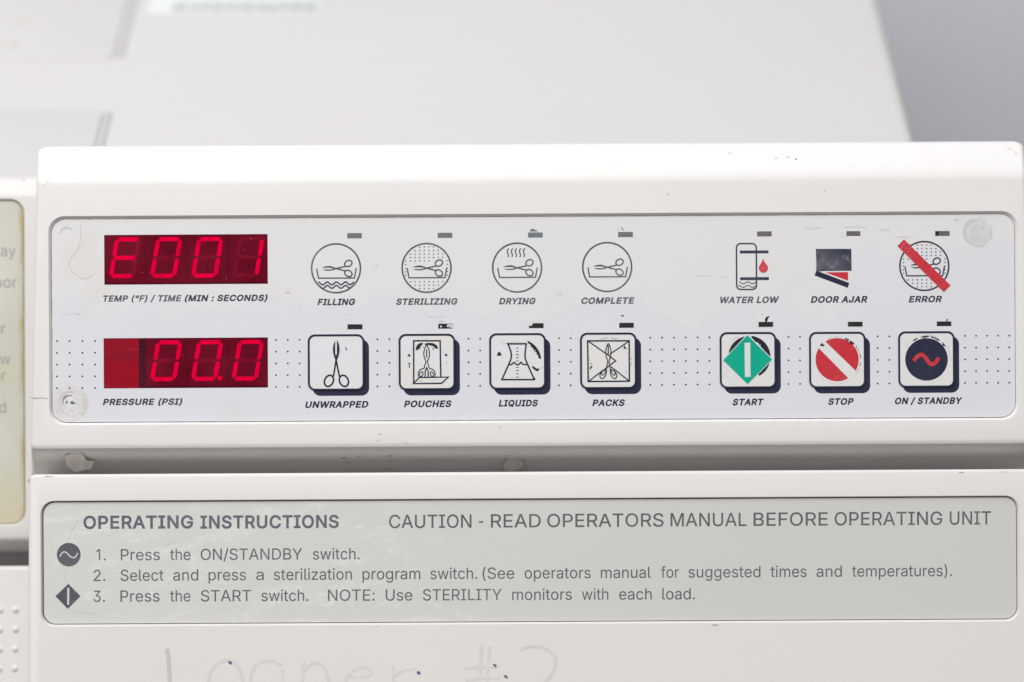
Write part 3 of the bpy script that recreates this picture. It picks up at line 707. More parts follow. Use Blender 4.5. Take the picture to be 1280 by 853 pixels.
def rr(x0, z0, x1, z1, r, n=8):
    """rounded rectangle loop in (x, z)"""
    pts = []
    for cx, cz, a0 in ((x1 - r, z1 - r, 0), (x0 + r, z1 - r, 90), (x0 + r, z0 + r, 180), (x1 - r, z0 + r, 270)):
        for i in range(n + 1):
            a = math.radians(a0 + 90 * i / n)
            pts.append((cx + r * math.cos(a), cz + r * math.sin(a)))
    return pts


def shell(name, prof, xl, xr, r, parent, mats, front=None, pocket=None, steps=5, angle=32, label=None, flare=0.0):
    """a moulding: (y, z) profile run from xl(z) to xr(z) with its ends rounded by r. front = index of the flat
    front edge of the profile; pocket = (outer loop, inner loop, depth, floor loop) let into that flat front"""
    bm = bmesh.new()
    rings = []
    for side in (0, 1):
        for i in range(steps + 1):
            t = math.pi / 2 * i / steps
            xo, ins = r * (1 - math.sin(t)), r * (1 - math.cos(t - math.pi / 2) if False else 1 - math.sin(t))
            xo = r * (1 - math.cos(math.pi / 2 - t)) if False else r * (1 - math.cos(t))
            ins = r * (1 - math.sin(t))
            q = inset(prof, ins)
            ring = []
            for (y, z) in q:
                x = xl(z) + xo - flare * y if side == 0 else xr(z) - xo + flare * y
                ring.append(bm.verts.new(Vector((x, y, z)) + OFF))
            rings.append(ring)
    left, right = rings[:steps + 1], rings[steps + 1:]
    order = left + right[::-1]
    n = len(prof)
    flat = []
    for a, b in zip(order, order[1:]):
        mid = a is left[-1]
        for i in range(n):
            j = (i + 1) % n
            if mid and i == front and pocket:
                continue
            f = bm.faces.new((a[i], a[j], b[j], b[i]))
            if mid and i == front:
                flat.append(f)
    for ring in (left[0], right[0]):
        f = bm.faces.new(ring)
        flat.append(f)
    if pocket:
        outer, inner, depth, floor = pocket
        i, j = front, (front + 1) % n
        corner = [left[-1][i], left[-1][j], right[-1][j], right[-1][i]]
        y0 = corner[0].co.y
        ov = [bm.verts.new((x + OFF.x, y0, z + OFF.z)) for x, z in outer]
        if area2([(v.co.x, v.co.z) for v in corner]) * area2(outer) > 0:
            corner.reverse()
        vs_ = corner + ov
        pts, tri = tess([[(v.co.x, v.co.z) for v in corner], [(v.co.x, v.co.z) for v in ov]])
        for t in tri:
            f = bm.faces.new([vs_[k] for k in t])
            flat.append(f)
        iv = [bm.verts.new((x + OFF.x, y0 + depth, z + OFF.z)) for x, z in inner]
        fv = [bm.verts.new((x + OFF.x, y0 + depth + 0.0002, z + OFF.z)) for x, z in floor]
        m = len(ov)
        for k in range(m):
            q = (k + 1) % m
            bm.faces.new((ov[k], ov[q], iv[q], iv[k]))
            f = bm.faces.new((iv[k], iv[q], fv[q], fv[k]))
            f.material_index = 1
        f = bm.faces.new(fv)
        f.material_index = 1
        flat.append(f)
    return finish(name, bm, parent, mats, label, angle, set(flat))


def sheet(name, loop, y, thick, parent, mats, bevel=0.0001, label=None):
    """thin film or pad with a softened rim: loop in (x, z), front at y"""
    bm = bmesh.new()
    cx = sum(p[0] for p in loop) / len(loop)
    cz = sum(p[1] for p in loop) / len(loop)
    sg = inset(loop, bevel)
    f0 = [bm.verts.new(Vector((x, y, z)) + OFF) for x, z in sg]
    f1 = [bm.verts.new(Vector((x, y + bevel, z)) + OFF) for x, z in loop]
    f2 = [bm.verts.new(Vector((x, y + thick, z)) + OFF) for x, z in loop]
    m = len(loop)
    top = bm.faces.new(f0)
    bm.faces.new(f2[::-1])
    for k in range(m):
        q = (k + 1) % m
        bm.faces.new((f0[k], f0[q], f1[q], f1[k]))
        bm.faces.new((f1[k], f1[q], f2[q], f2[k]))
    return finish(name, bm, parent, mats, label, 32, {top})


def zp(py, px=640):
    return P(px, py).z


def xp(px, py=400):
    return P(px, py).x


# ------------------------------------------------------------------ console housing
CON = [(26, 184), (16, 180.6), (12, 180.2), (9.8, 180.6), (8.4, 182), (7.2, 184.6), (6.7, 187), (5.9, 190.8), (4.6, 197), (2.2, 208.5), (1.3, 213), (0.65, 217.5),
       (0.22, 222.5), (0.05, 226), (0, 230),
       (0, 552), (0.12, 555), (0.5, 557.8), (1.6, 560), (3.5, 561.8), (10, 567.2), (17, 573), (20, 575.8), (21.5, 578), (23, 581), (27, 592), (30, 600)]
CONP = [(a / 1000, P(640, b, a / 1000).z) for a, b in CON]
FRONT = 14
xa, xb = P(46.5, 190).x, P(38.0, 588).x
za, zb = P(46.5, 190).z, P(38.0, 588).z
ztop = max(z for y, z in CONP)


def ease(z, r=0.0030):
    """rounding of the upper corners as seen from the front"""
    t = z - (ztop - r)
    return 0.0 if t <= 0 else r - math.sqrt(max(0, r * r - t * t))


xL = lambda z: xa + (xb - xa) * (z - za) / (zb - za) + ease(z)
xc = P(1281, 200).x
xR = lambda z: xc + (z - za) / (zb - za) * 0.0040 - ease(z)

po = rr(xp(61.0), zp(528.6), xp(1272.5, 395), zp(267.3), 20 * K)
pi_ = rr(xp(63.6), zp(526.0), xp(1270.0, 395), zp(270.6), 18.5 * K)
pf = rr(xp(64.0), zp(525.6), xp(1269.6, 395), zp(271.0), 18.2 * K)
PD = 0.0012
shell('console_housing', CONP, xL, xR, 0.0016, steri, ['housing', 'pale_grime'], FRONT, (po, pi_, PD, pf), flare=0.155)
YP = 0.00095        # front of the printed film
panel = sheet('control_panel', rr(xp(64.6), zp(525.1), xp(1269.2, 395), zp(271.4), 17.8 * K), YP, 0.0004, steri, ['overlay'], 0.0001)

housing = [o for o in bpy.data.objects if o.name == 'console_housing'][0]


def prof_y(py):
    """depth of the console surface seen at photo row py (x = 640)"""
    for (a, b), (c, d) in zip(CON[2:], CON[3:]):
        if b <= py <= d:
            return (a + (c - a) * (py - b) / (d - b)) / 1000
    return 0.0


def on_console(q, y):
    row = q[1] + (q[0] - 640) * ROLL
    yy = prof_y(row)
    return P(q[0], q[1], yy + y)


def curl(top):
    """a flake of paint that still hangs by its upper edge"""
    def f(q, y):
        row = q[1] + (q[0] - 640) * ROLL
        y0 = prof_y(top)
        yy = prof_y(row) if row < top else y0 + 0.62 * (prof_y(row) - y0) + 0.0006 * math.sin(q[0] * 0.35)
        return P(q[0], q[1], yy + y)
    return f


# chipped paint on the housing
d = Ink(-0.00012, on_console, 0.9)
z1 = Z(0, 170, 3.556)
d.poly(z1((176, 140), (184, 120), (205, 128), (232, 140), (268, 152), (240, 170), (222, 190), (190, 222), (178, 190)))
d.flake(58, 197, 12, 9, 4)
d.build('paint_chip', housing, 'chip_white')
d = Ink(-0.00015, curl(563), 0.9)
z3 = Z(0, 440, 5.08)
d.poly(z3((412, 662), (440, 648), (480, 642), (520, 640), (532, 662), (550, 690), (575, 694), (602, 695), (588, 720), (580, 742), (530, 752), (480, 765), (440, 740), (420, 716)))
d.build('paint_chip', housing, 'paint_bare')
d = Ink(-0.00015, curl(573), 0.9)
z4 = Z(400, 520, 4.267)
d.poly(z4((975, 268), (990, 240), (1020, 226), (1050, 222), (1080, 240), (1084, 262), (1065, 285), (1030, 297), (990, 296)))
d.build('paint_chip', housing, 'paint_bare')
d = Ink(-0.00015, on_console, 0.9)
for i, (x, y, w, h) in enumerate(((320, 95, 26, 10), (310, 130, 34, 8), (455, 142, 26, 9), (960, 58, 20, 10), (110, 190, 12, 20), (125, 225, 26, 8), (165, 187, 14, 8),
                                  (320, 187, 40, 7), (375, 215, 60, 9), (385, 238, 40, 8), (150, 250, 30, 8), (360, 285, 90, 10), (290, 298, 30, 6), (210, 215, 26, 8),
                                  (1010, 212, 50, 8), (990, 228, 22, 6))):
    q = z4((x, y))[0]
    d.flake(q[0], q[1], w / 4.267, h / 4.267, 40 + i, mi=1 if i in (5, 8, 13) else 0)
for i, (x, y) in enumerate(((995, 199), (984, 196), (970, 197), (912, 191), (770, 210), (834, 242), (1030, 238))):
    d.flake(x, y, (6 if i < 4 else 3) if i else 3.4, 3 if i else 2, 70 + i, mi=0 if i != 0 else 2)
d.flake(1262, 185.5, 10, 1.8, 90, mi=0, rot=0.1)
d.flake(1270, 192, 5, 9, 91, mi=0)
d.build_each('paint_blister', housing, ['paint_bare', 'pale_grime', 'grime'])
d = Ink(-0.00012, on_console, 0.9)
d.stroke(z3((190, 291), (215, 291), (232, 294), (262, 291), (300, 296)), 0.9)
d.stroke([(82, 580.6), (88, 585.5), (94.5, 590.2), (100, 588), (108, 587.5)], 1.0)
d.build_each('crack', housing, 'pale_grime')

# ------------------------------------------------------------------ instruction panel below
LOW = [(30, 596), (6, 594.6), (3, 593.6), (1.6, 592.6), (0.8, 592.2), (0.35, 593.0), (0.1, 594.4), (0, 596.2), (0, 1655), (3, 1658), (30, 1658)]
LOWP = [(a / 1000, P(640, b - 2.2, a / 1000).z) for a, b in LOW]
la, lb = P(34.5, 600), P(31.0, 853)
lL = lambda z: la.x + (lb.x - la.x) * max(-0.3, min(1.6, (z - la.z) / (lb.z - la.z)))
lR = lambda z: P(1300, 700).x
qo = rr(xp(50.8, 700), zp(780.4), xp(1274.0, 700), zp(623.0), 17 * K)
qi = rr(xp(52.6, 700), zp(778.2), xp(1272.0, 700), zp(624.4), 15.6 * K)
qf = rr(xp(52.8, 700), zp(778.0), xp(1271.8, 700), zp(624.6), 15.4 * K)
front_panel = shell('front_panel', LOWP, lL, lR, 0.0024, steri, ['lower', 'deep_grime'], 7, (qo, qi, 0.0011, qf))
YI = 0.0009
plate_o = sheet('instruction_plate', rr(xp(53.9, 700), zp(777.4), xp(1271.2, 700), zp(625.4), 14.8 * K), YI, 0.0003, steri, ['plate'], 0.0001)

# rubbed-off handwriting and ink specks
d = Ink(-0.00005)
d.stroke(curve([(208.6, 811), (210.5, 822), (211.5, 838), (212, 858), (211, 876)]), 5.2, mi=1, taper=False)
d.stroke(curve([(300, 838), (292, 828), (280, 826), (267, 834), (261, 850), (268, 868), (284, 876), (298, 868), (303, 852), (300, 838)], 6), 4.2)
d.stroke(curve([(352, 832), (338, 826), (322, 830), (313, 848), (320, 868), (336, 874), (350, 862)], 6), 4.0)
d.stroke(curve([(352.5, 838), (353, 852), (354, 872)]), 4.0)
d.stroke(curve([(379, 828), (378, 850), (378, 872)]), 4.0)
d.stroke(curve([(380, 838), (392, 828), (404, 834), (411, 852), (412, 872)]), 4.0)
d.stroke(curve([(436, 846), (462, 844), (460, 836), (448, 834), (434, 846), (434, 862), (446, 874), (464, 868)]), 3.8)
d.stroke(curve([(491, 833), (492, 852), (492, 870)]), 3.6)
d.stroke(curve([(493, 846), (503, 838), (520, 836)]), 3.4)
d.stroke(curve([(602, 806), (600, 840), (598, 868)]), 3.6)
d.stroke(curve([(612, 808), (609, 840), (607, 868)]), 3.6)
d.stroke(curve([(580, 836), (606, 833), (622, 834)]), 3.4)
d.stroke(curve([(582, 850), (606, 847), (624, 848)]), 3.4)
d.stroke(curve([(650, 812), (664, 808), (682, 811), (694, 822), (690, 842), (668, 868)]), 3.8)
d.build('handwriting', front_panel, ['handwriting', 'marker'])
for i, (x, y) in enumerate(((287.8, 828.6), (523.4, 841.5), (618.2, 832), (632.4, 846))):
    Ink(-0.00008).flake(x, y, 6.4, 4.4, 11 + i, rot=0.7).build('ink_speck', front_panel, 'violet')
d = Ink(-0.00006)
for i, (x, y, w) in enumerate(((1201, 589.6, 9), (1256, 589.0, 8), (60, 594.5, 14), (470, 783.2, 4), (894, 781.5, 10))):
    d.flake(x, y + (1.2 if i < 3 else 0), w, 1.6, 21 + i, mi=i % 2)
d.build_each('edge_wear', front_panel, ['pale_grime', 'tan'])

# ------------------------------------------------------------------ door on the left
YD = 0.040


def zd(py, y=YD):
    return P(20, py, y).z


DOOR = [(57, 223), (53, 222.3), (49, 222), (46.5, 222.6), (44.3, 224.4), (42.6, 228), (41.3, 233), (40.5, 239), (40.1, 243.5), (40, 246.0),
        (40, 671), (40.3, 674), (41.2, 676.8), (43.5, 679.0), (50, 684), (57, 690)]
DOORP = [(a / 1000, zd(b, a / 1000)) for a, b in DOOR]
XE = P(64, 400, YD).x
dL = lambda z: -0.30
dR = lambda z: XE


def dloop(x1, top, bot, r):
    return rr(-0.285, zd(bot), P(x1, 450, YD).x, zd(top), r * K)


door = shell('door', DOORP, dL, dR, 0.003, steri, ['door', 'grime'], 9,
             (dloop(31.8, 248.6, 657.0, 19), dloop(29.6, 250.6, 655.2, 17), 0.0010, dloop(29.4, 250.8, 655.0, 16.8)))
dl = sheet('label', dloop(28.8, 251.4, 654.4, 16.2), YD + 0.0007, 0.0003, door, ['doorlabel'], 0.0001, 'yellowed label on the door')
d = Ink(YD + 0.00064)
for w, x0, x1, base, cap in (('ay', 1.0, 19.5, 320.5, 13.8), ('oor', -7, 21, 359.8, 13.8), ('r', 1.5, 6.8, 417.8, 13.8), ('w', 0, 13.0, 455.5, 13.8), ('or', -9, 7.5, 475.6, 13.4), ('d', -1, 7.5, 516, 13.4)):
    d.text(w, x0, x1, base, cap)
d.build('label_text', door, 'door_print')
d = Ink(0.0305, lambda q, y: P(q[0], q[1], 0.0438))
for x, y in ((3, 226), (29.5, 225)):
    d.ell(x, y, 1.3, 1.1)
d.build_each('top_speck', door, 'pale_grime')

# ------------------------------------------------------------------ base panel under the door
YB = 0.042
BASE = [(62, 711), (48, 709), (45, 708), (43.4, 707.6), (42.5, 708.2), (42.1, 710.4), (42, 713.4), (42, 1600), (62, 1610)]
BASEP = [(a / 1000, P(20, b, a / 1000).z) for a, b in BASE]
base = shell('base_panel', BASEP, lambda z: -0.30, lambda z: P(60, 750, YB).x, 0.003, steri, ['lower'])


def dome(px, py, r, name, parent):
    bm = bmesh.new()
    c = P(px, py, YB) + OFF
    rows = 6
    top = bm.verts.new(c + Vector((0, -r * 0.62, 0)))
    prev = None
    for i in range(1, rows + 1):
        t = i / rows
        rad = r * (math.sin(t * math.pi / 2) if t < .8 else math.sin(.8 * math.pi / 2) + (t - .8) * 1.2)
        y = -r * 0.62 * (0.5 + 0.5 * math.cos(math.pi * t))
        ring = [bm.verts.new(c + Vector((rad * math.cos(2 * math.pi * k / 20), y + 0.00002, rad * math.sin(2 * math.pi * k / 20)))) for k in range(20)]
        for k in range(20):
            q = (k + 1) % 20
            if prev is None:
                bm.faces.new((top, ring[k], ring[q]))
            else:
                bm.faces.new((prev[k], ring[k], ring[q], prev[q]))
        prev = ring
    return finish(name, bm, parent, ['lower'], None, 80)


for x, y in ((19.6, 762.5), (19.4, 787), (18.9, 811.5), (18.4, 836), (0, 763), (-.3, 787.6), (-.6, 812), (-1, 836.5), (18, 861), (-1.5, 861)):
    dome(x, y, 4.6 * K, 'raised_dot', base)

# ------------------------------------------------------------------ frame the mouldings hang on
CH = [(0.0302, zp(560)), (0.0302, zp(1640)), (0.06, zp(1640)), (0.06, zp(560))]
shell('chassis', CH, lambda z: xp(52), lambda z: 0.170, 0.002, steri, ['top'])

# ------------------------------------------------------------------ body behind, with its top cover
A = math.radians(32.5)
TA, SA = math.tan(A), math.sin(A)
CA = math.cos(A)
z_at = lambda y: 0.01116 + TA * y
sT, cT = math.sin(TILT), math.cos(TILT)
pa = Vector((0.058, z_at(0.058)))
pb = pa + 0.40 * Vector((CA, SA))
pc = pb + 0.33 * Vector((sT, -cT))
YU = 0.066
t_ = (pc.x - YU) / cT
pd = pc + t_ * Vector((-cT, -sT))
body = [tuple(pa), tuple(pa + 0.394 * Vector((CA, SA))), tuple(pb + 0.001 * Vector((CA, SA)) + 0.006 * Vector((sT, -cT))), tuple(pc), tuple(pd), (YU, pa.y - 0.010), (pa.x, pa.y - 0.010)]
XBR = 0.1402
shell('body', body, lambda z: -0.30, lambda z: XBR, 0.005, steri, ['top'], angle=40)
NY, NZ = -SA, CA        # outward normal of the top cover


def top_pt(px, py, h=0.0):
    """photo pixel -> point h above the sloping top cover"""
    u, v = px - 640, 426.5 - py
    su, sv = (u * CR + v * SR) / FPX, (-u * SR + v * CR) / FPX
    # camera ray (su, 1, sv) * t from (0, -D, 0); plane z = 0.01116 + TA*y + h/CA
    t = (0.01116 - TA * D + h / CA) / (sv - TA)
    return Vector((su * t, t - D, sv * t))


def along(p):
    return (p.y - pa.x) / CA          # distance up the slope


def slab(name, x0, x1, s0, s1, h, parent, mats, r=0.004, label=None, bev=0.0012):
    """plate lying on the sloping top cover"""
    bm = bmesh.new()
    lp = rr(x0, s0, x1, s1, r, 5)
    li = inset(lp, bev)
    def at(x, s, k):
        return Vector((x, pa.x + s * CA + k * NY, pa.y + s * SA + k * NZ)) + OFF
    a = [bm.verts.new(at(x, s, h)) for x, s in li]
    a2 = [bm.verts.new(at(x, s, h - bev * 0.3)) for x, s in inset(lp, bev * 0.3)]
    b = [bm.verts.new(at(x, s, h - bev)) for x, s in lp]
    c = [bm.verts.new(at(x, s, -0.0005)) for x, s in lp]
    bm.faces.new(a)
    m = len(lp)
    for u, w in ((a, a2), (a2, b), (b, c)):
        for k in range(m):
            q = (k + 1) % m
            bm.faces.new((u[k], u[q], w[q], w[k]))
    return finish(name, bm, parent, mats, label, 50)


bodyo = [o for o in bpy.data.objects if o.name == 'body'][0]
q1, q2 = top_pt(141, 75), top_pt(130, 139)
l1 = slab('hatch_lid', -0.285, q1.x, along(q1), along(q1) + 0.16, 0.0008, bodyo, ['top'], bev=0.0006)
l2 = slab('hatch_lid', -0.285, q2.x, 0.012, along(q2), 0.0008, bodyo, ['top'], bev=0.0006)
slab('lid_edge_shade', q1.x + 0.0002, q1.x + 0.0036, along(q1) + 0.001, along(q1) + 0.159, 0.0006, bodyo, ['lid_edge_shade'], 0.0012, None, 0.0004)  # grey strips standing in for the shade along the lids' right edges
slab('lid_edge_shade', q2.x + 0.0002, q2.x + 0.0032, 0.013, along(q2) - 0.001, 0.0006, bodyo, ['lid_edge_shade'], 0.0012, None, 0.0004)
s1, s2 = top_pt(184, 17), top_pt(402, 17)
st = slab('sticker', s1.x, s2.x, along(s1), along(s1) + 0.05, 0.0004, bodyo, ['sticker'], 0.001, 'pale sticker with a line of print', 0.0003)
d = Ink(0, lambda q, y: top_pt(q[0], q[1], 0.0006))
rnd = random.Random(5)
x = 216
while x < 396:
    w = rnd.choice((9, 13, 18, 24))
    k = 0
    while k < w and x + k < 396:
        d.stroke([(x + k, 13), (x + k + 1.2, 3.2 if rnd.random() < .4 else 6)], 1.5)
        d.stroke([(x + k - .5, rnd.choice((4.5, 7, 12.5))), (x + k + 2.6, rnd.choice((5, 7, 12.5)))], 1.3)
        k += 3.8
    x += w + 5
d.build('sticker_print', bodyo, 'sticker_print')
d = Ink(0, lambda q, y: top_pt(q[0], q[1], 0.0011))
d.flake(16, 52, 14, 9, 8)
d.flake(24, 26, 10, 6, 9)
d.build_each('stain', bodyo, 'tan')
# ------------------------------------------------------------------ printing on the control panel
Y1 = YP - 0.00004

# grid of small printed dots (not under keys and windows)
d = Ink(Y1)
cols = [71.2, 87.0, 103.0, 118.8] + [344.8 + 14.85 * i for i in range(3)] + [471.8, 486.7, 585.5, 600.2, 698.7, 713.4] + \
       [812.8 + 14.8 * i for i in range(6)] + [985.6, 1000, 1097, 1111.8] + [1206.3 + 13.8 * i for i in range(5)]
for cx in cols:
    for r in range(5):
        cy = 426.6 - 0.0058 * (cx - 71) + 14.72 * r
        if (cx - 88) ** 2 + (cy - 503) ** 2 < 15 ** 2:
            continue
        d.ell(cx, cy, 1.12, 1.12, n=10)
bm = bmesh.new()                        # the dots are part of the film's own printed pattern
bm.from_mesh(panel.data)
for v_, f_, _ in d.marks:
    vv = [bm.verts.new(q + OFF) for q in v_]
    for t in f_:
        bm.faces.new([vv[i] for i in t]).material_index = 1
bm.to_mesh(panel.data)
bm.free()
panel.data.materials.append(M['navy_soft'])

# scars left by the mounting screws
Ink(Y1 + 0.00001).flake(88, 504, 46, 47, 102, n=26, lo=0.9, hi=1.03).build('screw_mark', panel, 'scar_tan')
d = Ink(Y1 - 0.00002)
d.flake(88, 504, 19, 17, 3, mi=0)
d.arc(88, 504, 15.5, 95, 290, 4, mi=1, rough=.4, seed=4)
d.arc(88, 503, 20.5, -35, 30, 5, mi=2, rough=.5, seed=6)
d.flake(90, 503.5, 7, 5, 5, mi=3)
d.flake(83.5, 503, 3.5, 5, 15, mi=3)
d.flake(94, 504.5, 2.6, 2, 16, mi=3)
d.arc(86, 502, 8, 150, 300, 1.6, mi=3, rough=.5, seed=26)
d.build('torn_film', panel, ['peel', 'smudge', 'tan', 'lamp_grey'])
Ink(Y1).flake(1222, 290.5, 38, 39, 78, n=22, lo=0.86, hi=1.04).build('screw_mark', panel, 'scar_grey')
d = Ink(Y1 - 0.00002)
d.arc(1222, 290, 18.5, 70, 250, 4, mi=0, rough=.4, seed=9)
d.arc(1222, 290, 18.5, -30, 30, 3, mi=0, rough=.4, seed=19)
d.arc(1221, 291, 12, 150, 330, 3, mi=1, rough=.5, seed=21)
d.flake(1195.5, 275, 7, 3.4, 10, mi=0)
d.build('torn_film', panel, ['smudge', 'lifted'])
d = Ink(Y1)
d.arc(83, 291, 8, 170, 340, 3.2, rough=.3, seed=3)
d.build('screw_mark', panel, 'smudge')

# hairline cracks and lifted film edges
d = Ink(Y1)
d.stroke(curve([(100.5, 280), (101, 296), (97, 312), (88, 324), (86.5, 334), (93, 342), (105, 349), (116, 344)], 4), 0.6)
d.build('crack', panel, 'crack')
d = Ink(Y1)
rnd = random.Random(12)
for i in range(22):
    x = rnd.choice((rnd.uniform(70, 130), rnd.uniform(340, 560), rnd.uniform(560, 900), rnd.uniform(900, 1120)))
    y = (377 if x < 900 else 345 - (x - 900) * .2) + rnd.uniform(-14, 16)
    if 366 < y < 384 or (880 < x and 300 < y < 384) or (410 > y > 398):
        continue
    d.flake(x, y, rnd.uniform(3, 10), rnd.uniform(1.2, 3.4), i, mi=i % 3 == 0)
for i, (x, y, w, h) in enumerate(((1055, 293, 12, 9), (1072, 283, 30, 4), (878, 344, 26, 4), (905, 345, 12, 5), (545, 395, 26, 4), (1105, 287, 18, 4), (1062, 283, 24, 3.4),
                                  (700, 366, 9, 8), (1016, 284, 26, 7), (470, 332, 6, 4), (1130, 296, 26, 2.4))):
    d.flake(x, y, w, h, 100 + i, mi=0)
d.build_each('film_wear', panel, ['lifted', 'smudge'])

# ------------------------------------------------------------------ captions
CAPS = [('FILLING', 396.8, 443.9, 381.8, 8.1, 'navy_soft'), ('STERILIZING', 495.2, 571.9, 381.4, 8.1, 'grey_print'), ('DRYING', 623.7, 669.5, 380.7, 8.1, 'grey_print'),
        ('COMPLETE', 726.6, 793.3, 380.2, 8.1, 'grey_print'), ('WATER LOW', 900.3, 974.1, 379.3, 8.2, 'grey_print'), ('DOOR AJAR', 1013.3, 1084.3, 378.8, 8.3, 'navy_soft'),
        ('ERROR', 1135.8, 1177.5, 378.2, 8.1, 'navy_soft'),
        ('UNWRAPPED', 381.6, 460.5, 510.2, 8.3, 'navy'), ('POUCHES', 504.9, 564.4, 509.3, 8.3, 'navy'), ('LIQUIDS', 623.2, 672.4, 508.4, 8.3, 'navy'),
        ('PACKS', 740.3, 781.1, 507.9, 8.3, 'navy'), ('START', 915.7, 954.8, 507, 8.3, 'navy'), ('STOP', 1035.2, 1067.1, 506.3, 8.3, 'navy'), ('ON / STANDBY', 1118.7, 1203.1, 505.5, 8.3, 'navy'),
        ('PRESSURE (PSI)', 128.4, 227.8, 506.7, 8.0, 'navy_soft')]
BOLD, SH = 64, 0.21
for t, x0, x1, b, c, m in CAPS:
    Ink(Y1).text(t, x0, x1, b, c, BOLD, SH).build('caption', panel, m)
d = Ink(Y1)
d.text('TEMP (°F) / TIME', 129, 227, 377.4, 7.9, BOLD - 8, SH)
d.text('(MIN : SECONDS)', 231, 334.4, 376.9, 7.9, BOLD, SH, mi=1)
d.build('caption', panel, ['grey_print', 'navy_soft'])

# ------------------------------------------------------------------ displays
SEG = {'E': 'adefg', '0': 'abcdef', '1': 'bc'}


def seg_shapes(cx, cy):
    """seven slanted segments: half width 14, half height 23 on centre lines"""
    hw, hh, t, g = 13.8, 22.9, 2.6, 0.5
    sl = 0.165
    def q(x, y):
        return (cx + x - y * sl, cy + y - 0.0055 * x)
    def hor(y):
        return [q(-hw + g, y), q(-hw + g + t * .9, y - t), q(hw - g - t * .9, y - t), q(hw - g, y), q(hw - g - t * .9, y + t), q(-hw + g + t * .9, y + t)]
    def ver(x, y0, y1):
        return [q(x, y0 + g), q(x + t, y0 + g + t * .9), q(x + t, y1 - g - t * .9), q(x, y1 - g), q(x - t, y1 - g - t * .9), q(x - t, y0 + g + t * .9)]
    return {'a': hor(-hh), 'g': hor(0), 'd': hor(hh), 'f': ver(-hw, -hh, 0), 'e': ver(-hw, 0, hh), 'b': ver(hw, -hh, 0), 'c': ver(hw, 0, hh)}


def display(x0, x1, yl, yr, hl, label, digits, cy_at):
    d = Ink(Y1)
    d.poly([(x0, yl), (x1, yr), (x1 + .3, yr + hl), (x0 + .3, yl + hl)])
    w = d.build('display', steri, 'window', label)
    for k, (cx, ch) in enumerate(digits):
        cy = cy_at - 0.0055 * (cx - 230)
        d = Ink(Y1 - 0.00002)
        h0, h1 = cy - 27.6, cy + 31.0
        xl_, xr_ = cx - 24.9, min(cx + 24.9, x1 - 1.2)
        d.poly([(xl_, h0), (xr_, h0 - .27), (xr_ + .2, h1 - .27), (xl_ + .2, h1)], mi=0)
        d.y -= 0.00002
        for s, pts in seg_shapes(cx, cy).items():
            on = s in SEG[ch]
            d.poly(pts, mi=2 if on else 1)
        d.build('digit', w, ['module', 'unlit', 'lit'])
    return w


D1 = display(130.2, 334.4, 294, 292.8, 62.1, 'upper red display reading E001', [(156.3, 'E'), (207.7, '0'), (259.1, '0'), (310.5, '1')], 322.0)
D2 = display(129.5, 334.7, 423.1, 422.0, 62.6, 'lower red display reading 00.0 beside a blank bright red field', [(207.7, '0'), (258.9, '0'), (309.8, '0')], 451.0)
d = Ink(Y1 - 0.00005)
d.poly([(130, 423.7), (173.6, 423.4), (173.9, 485.2), (130.2, 485.4)])
d.build('blank_field', D2, 'blank')
d = Ink(Y1 - 0.00005)
d.poly([(174.6, 423.6), (181.5, 423.5), (181.8, 485.0), (174.9, 485.1)])
d.build('dark_gap', D2, 'seam')
Ink(Y1 - 0.0001).ell(274.9, 472.9, 3.1, 3.1, n=16).build('decimal_point', D2, 'lit')
d = Ink(Y1 - 0.0001)
for i, (x, y) in enumerate(((314, 298.4), (178, 341), (228, 444), (283, 348), (305, 312))):
    d.flake(x, y, 2.2 if i < 1 else 1.2, 1.1, i)
d.build_each('dust_speck', D1, 'pink')

# ------------------------------------------------------------------ indicator lights
IND = [(434, 452.2, 291.6, 298, 'lamp_grey'), (547.2, 565.3, 291.2, 297.4, 'lamp_grey'), (660.1, 678.4, 290.8, 297, 'lamp_grey'), (772.6, 791, 290.2, 296.4, 'lamp_grey'),
       (946.4, 964.5, 289.4, 295.6, 'lamp_brown'), (1058, 1075.4, 289.2, 295, 'lamp_brown'), (1169, 1187, 289, 295, 'lamp_brown'),
       (434.4, 453, 405.6, 411.8, 'lamp_dark'), (547.8, 566, 404.8, 410.9, 'lamp_dark'), (661.2, 679.4, 404.2, 410.3, 'lamp_dark'), (774, 792.2, 403.7, 409.9, 'lamp_dark'),
       (948.2, 966.3, 402.7, 408.8, 'lamp_dark'), (1059.8, 1078.2, 402.4, 408.4, 'lamp_dark'), (1171, 1189, 402, 407.8, 'lamp_dark')]
inds = []
for x0, x1, y0, y1, m in IND:
    d = Ink(Y1 - 0.00003)
    d.poly([(x0, y0 + .05), (x1, y0 - .05), (x1, y1 - .05), (x0, y1 + .05)])
    inds.append(d.build('indicator_light', steri, m))


def wear(parent, mats, *marks, label=None, name='torn_film', y=None):
    d = Ink(Y1 - 0.00008 if y is None else y)
    for i, mk in enumerate(marks):
        mi, pts = mk
        d.poly(pts, mi=mi)
    return d.build(name, parent, mats, label)


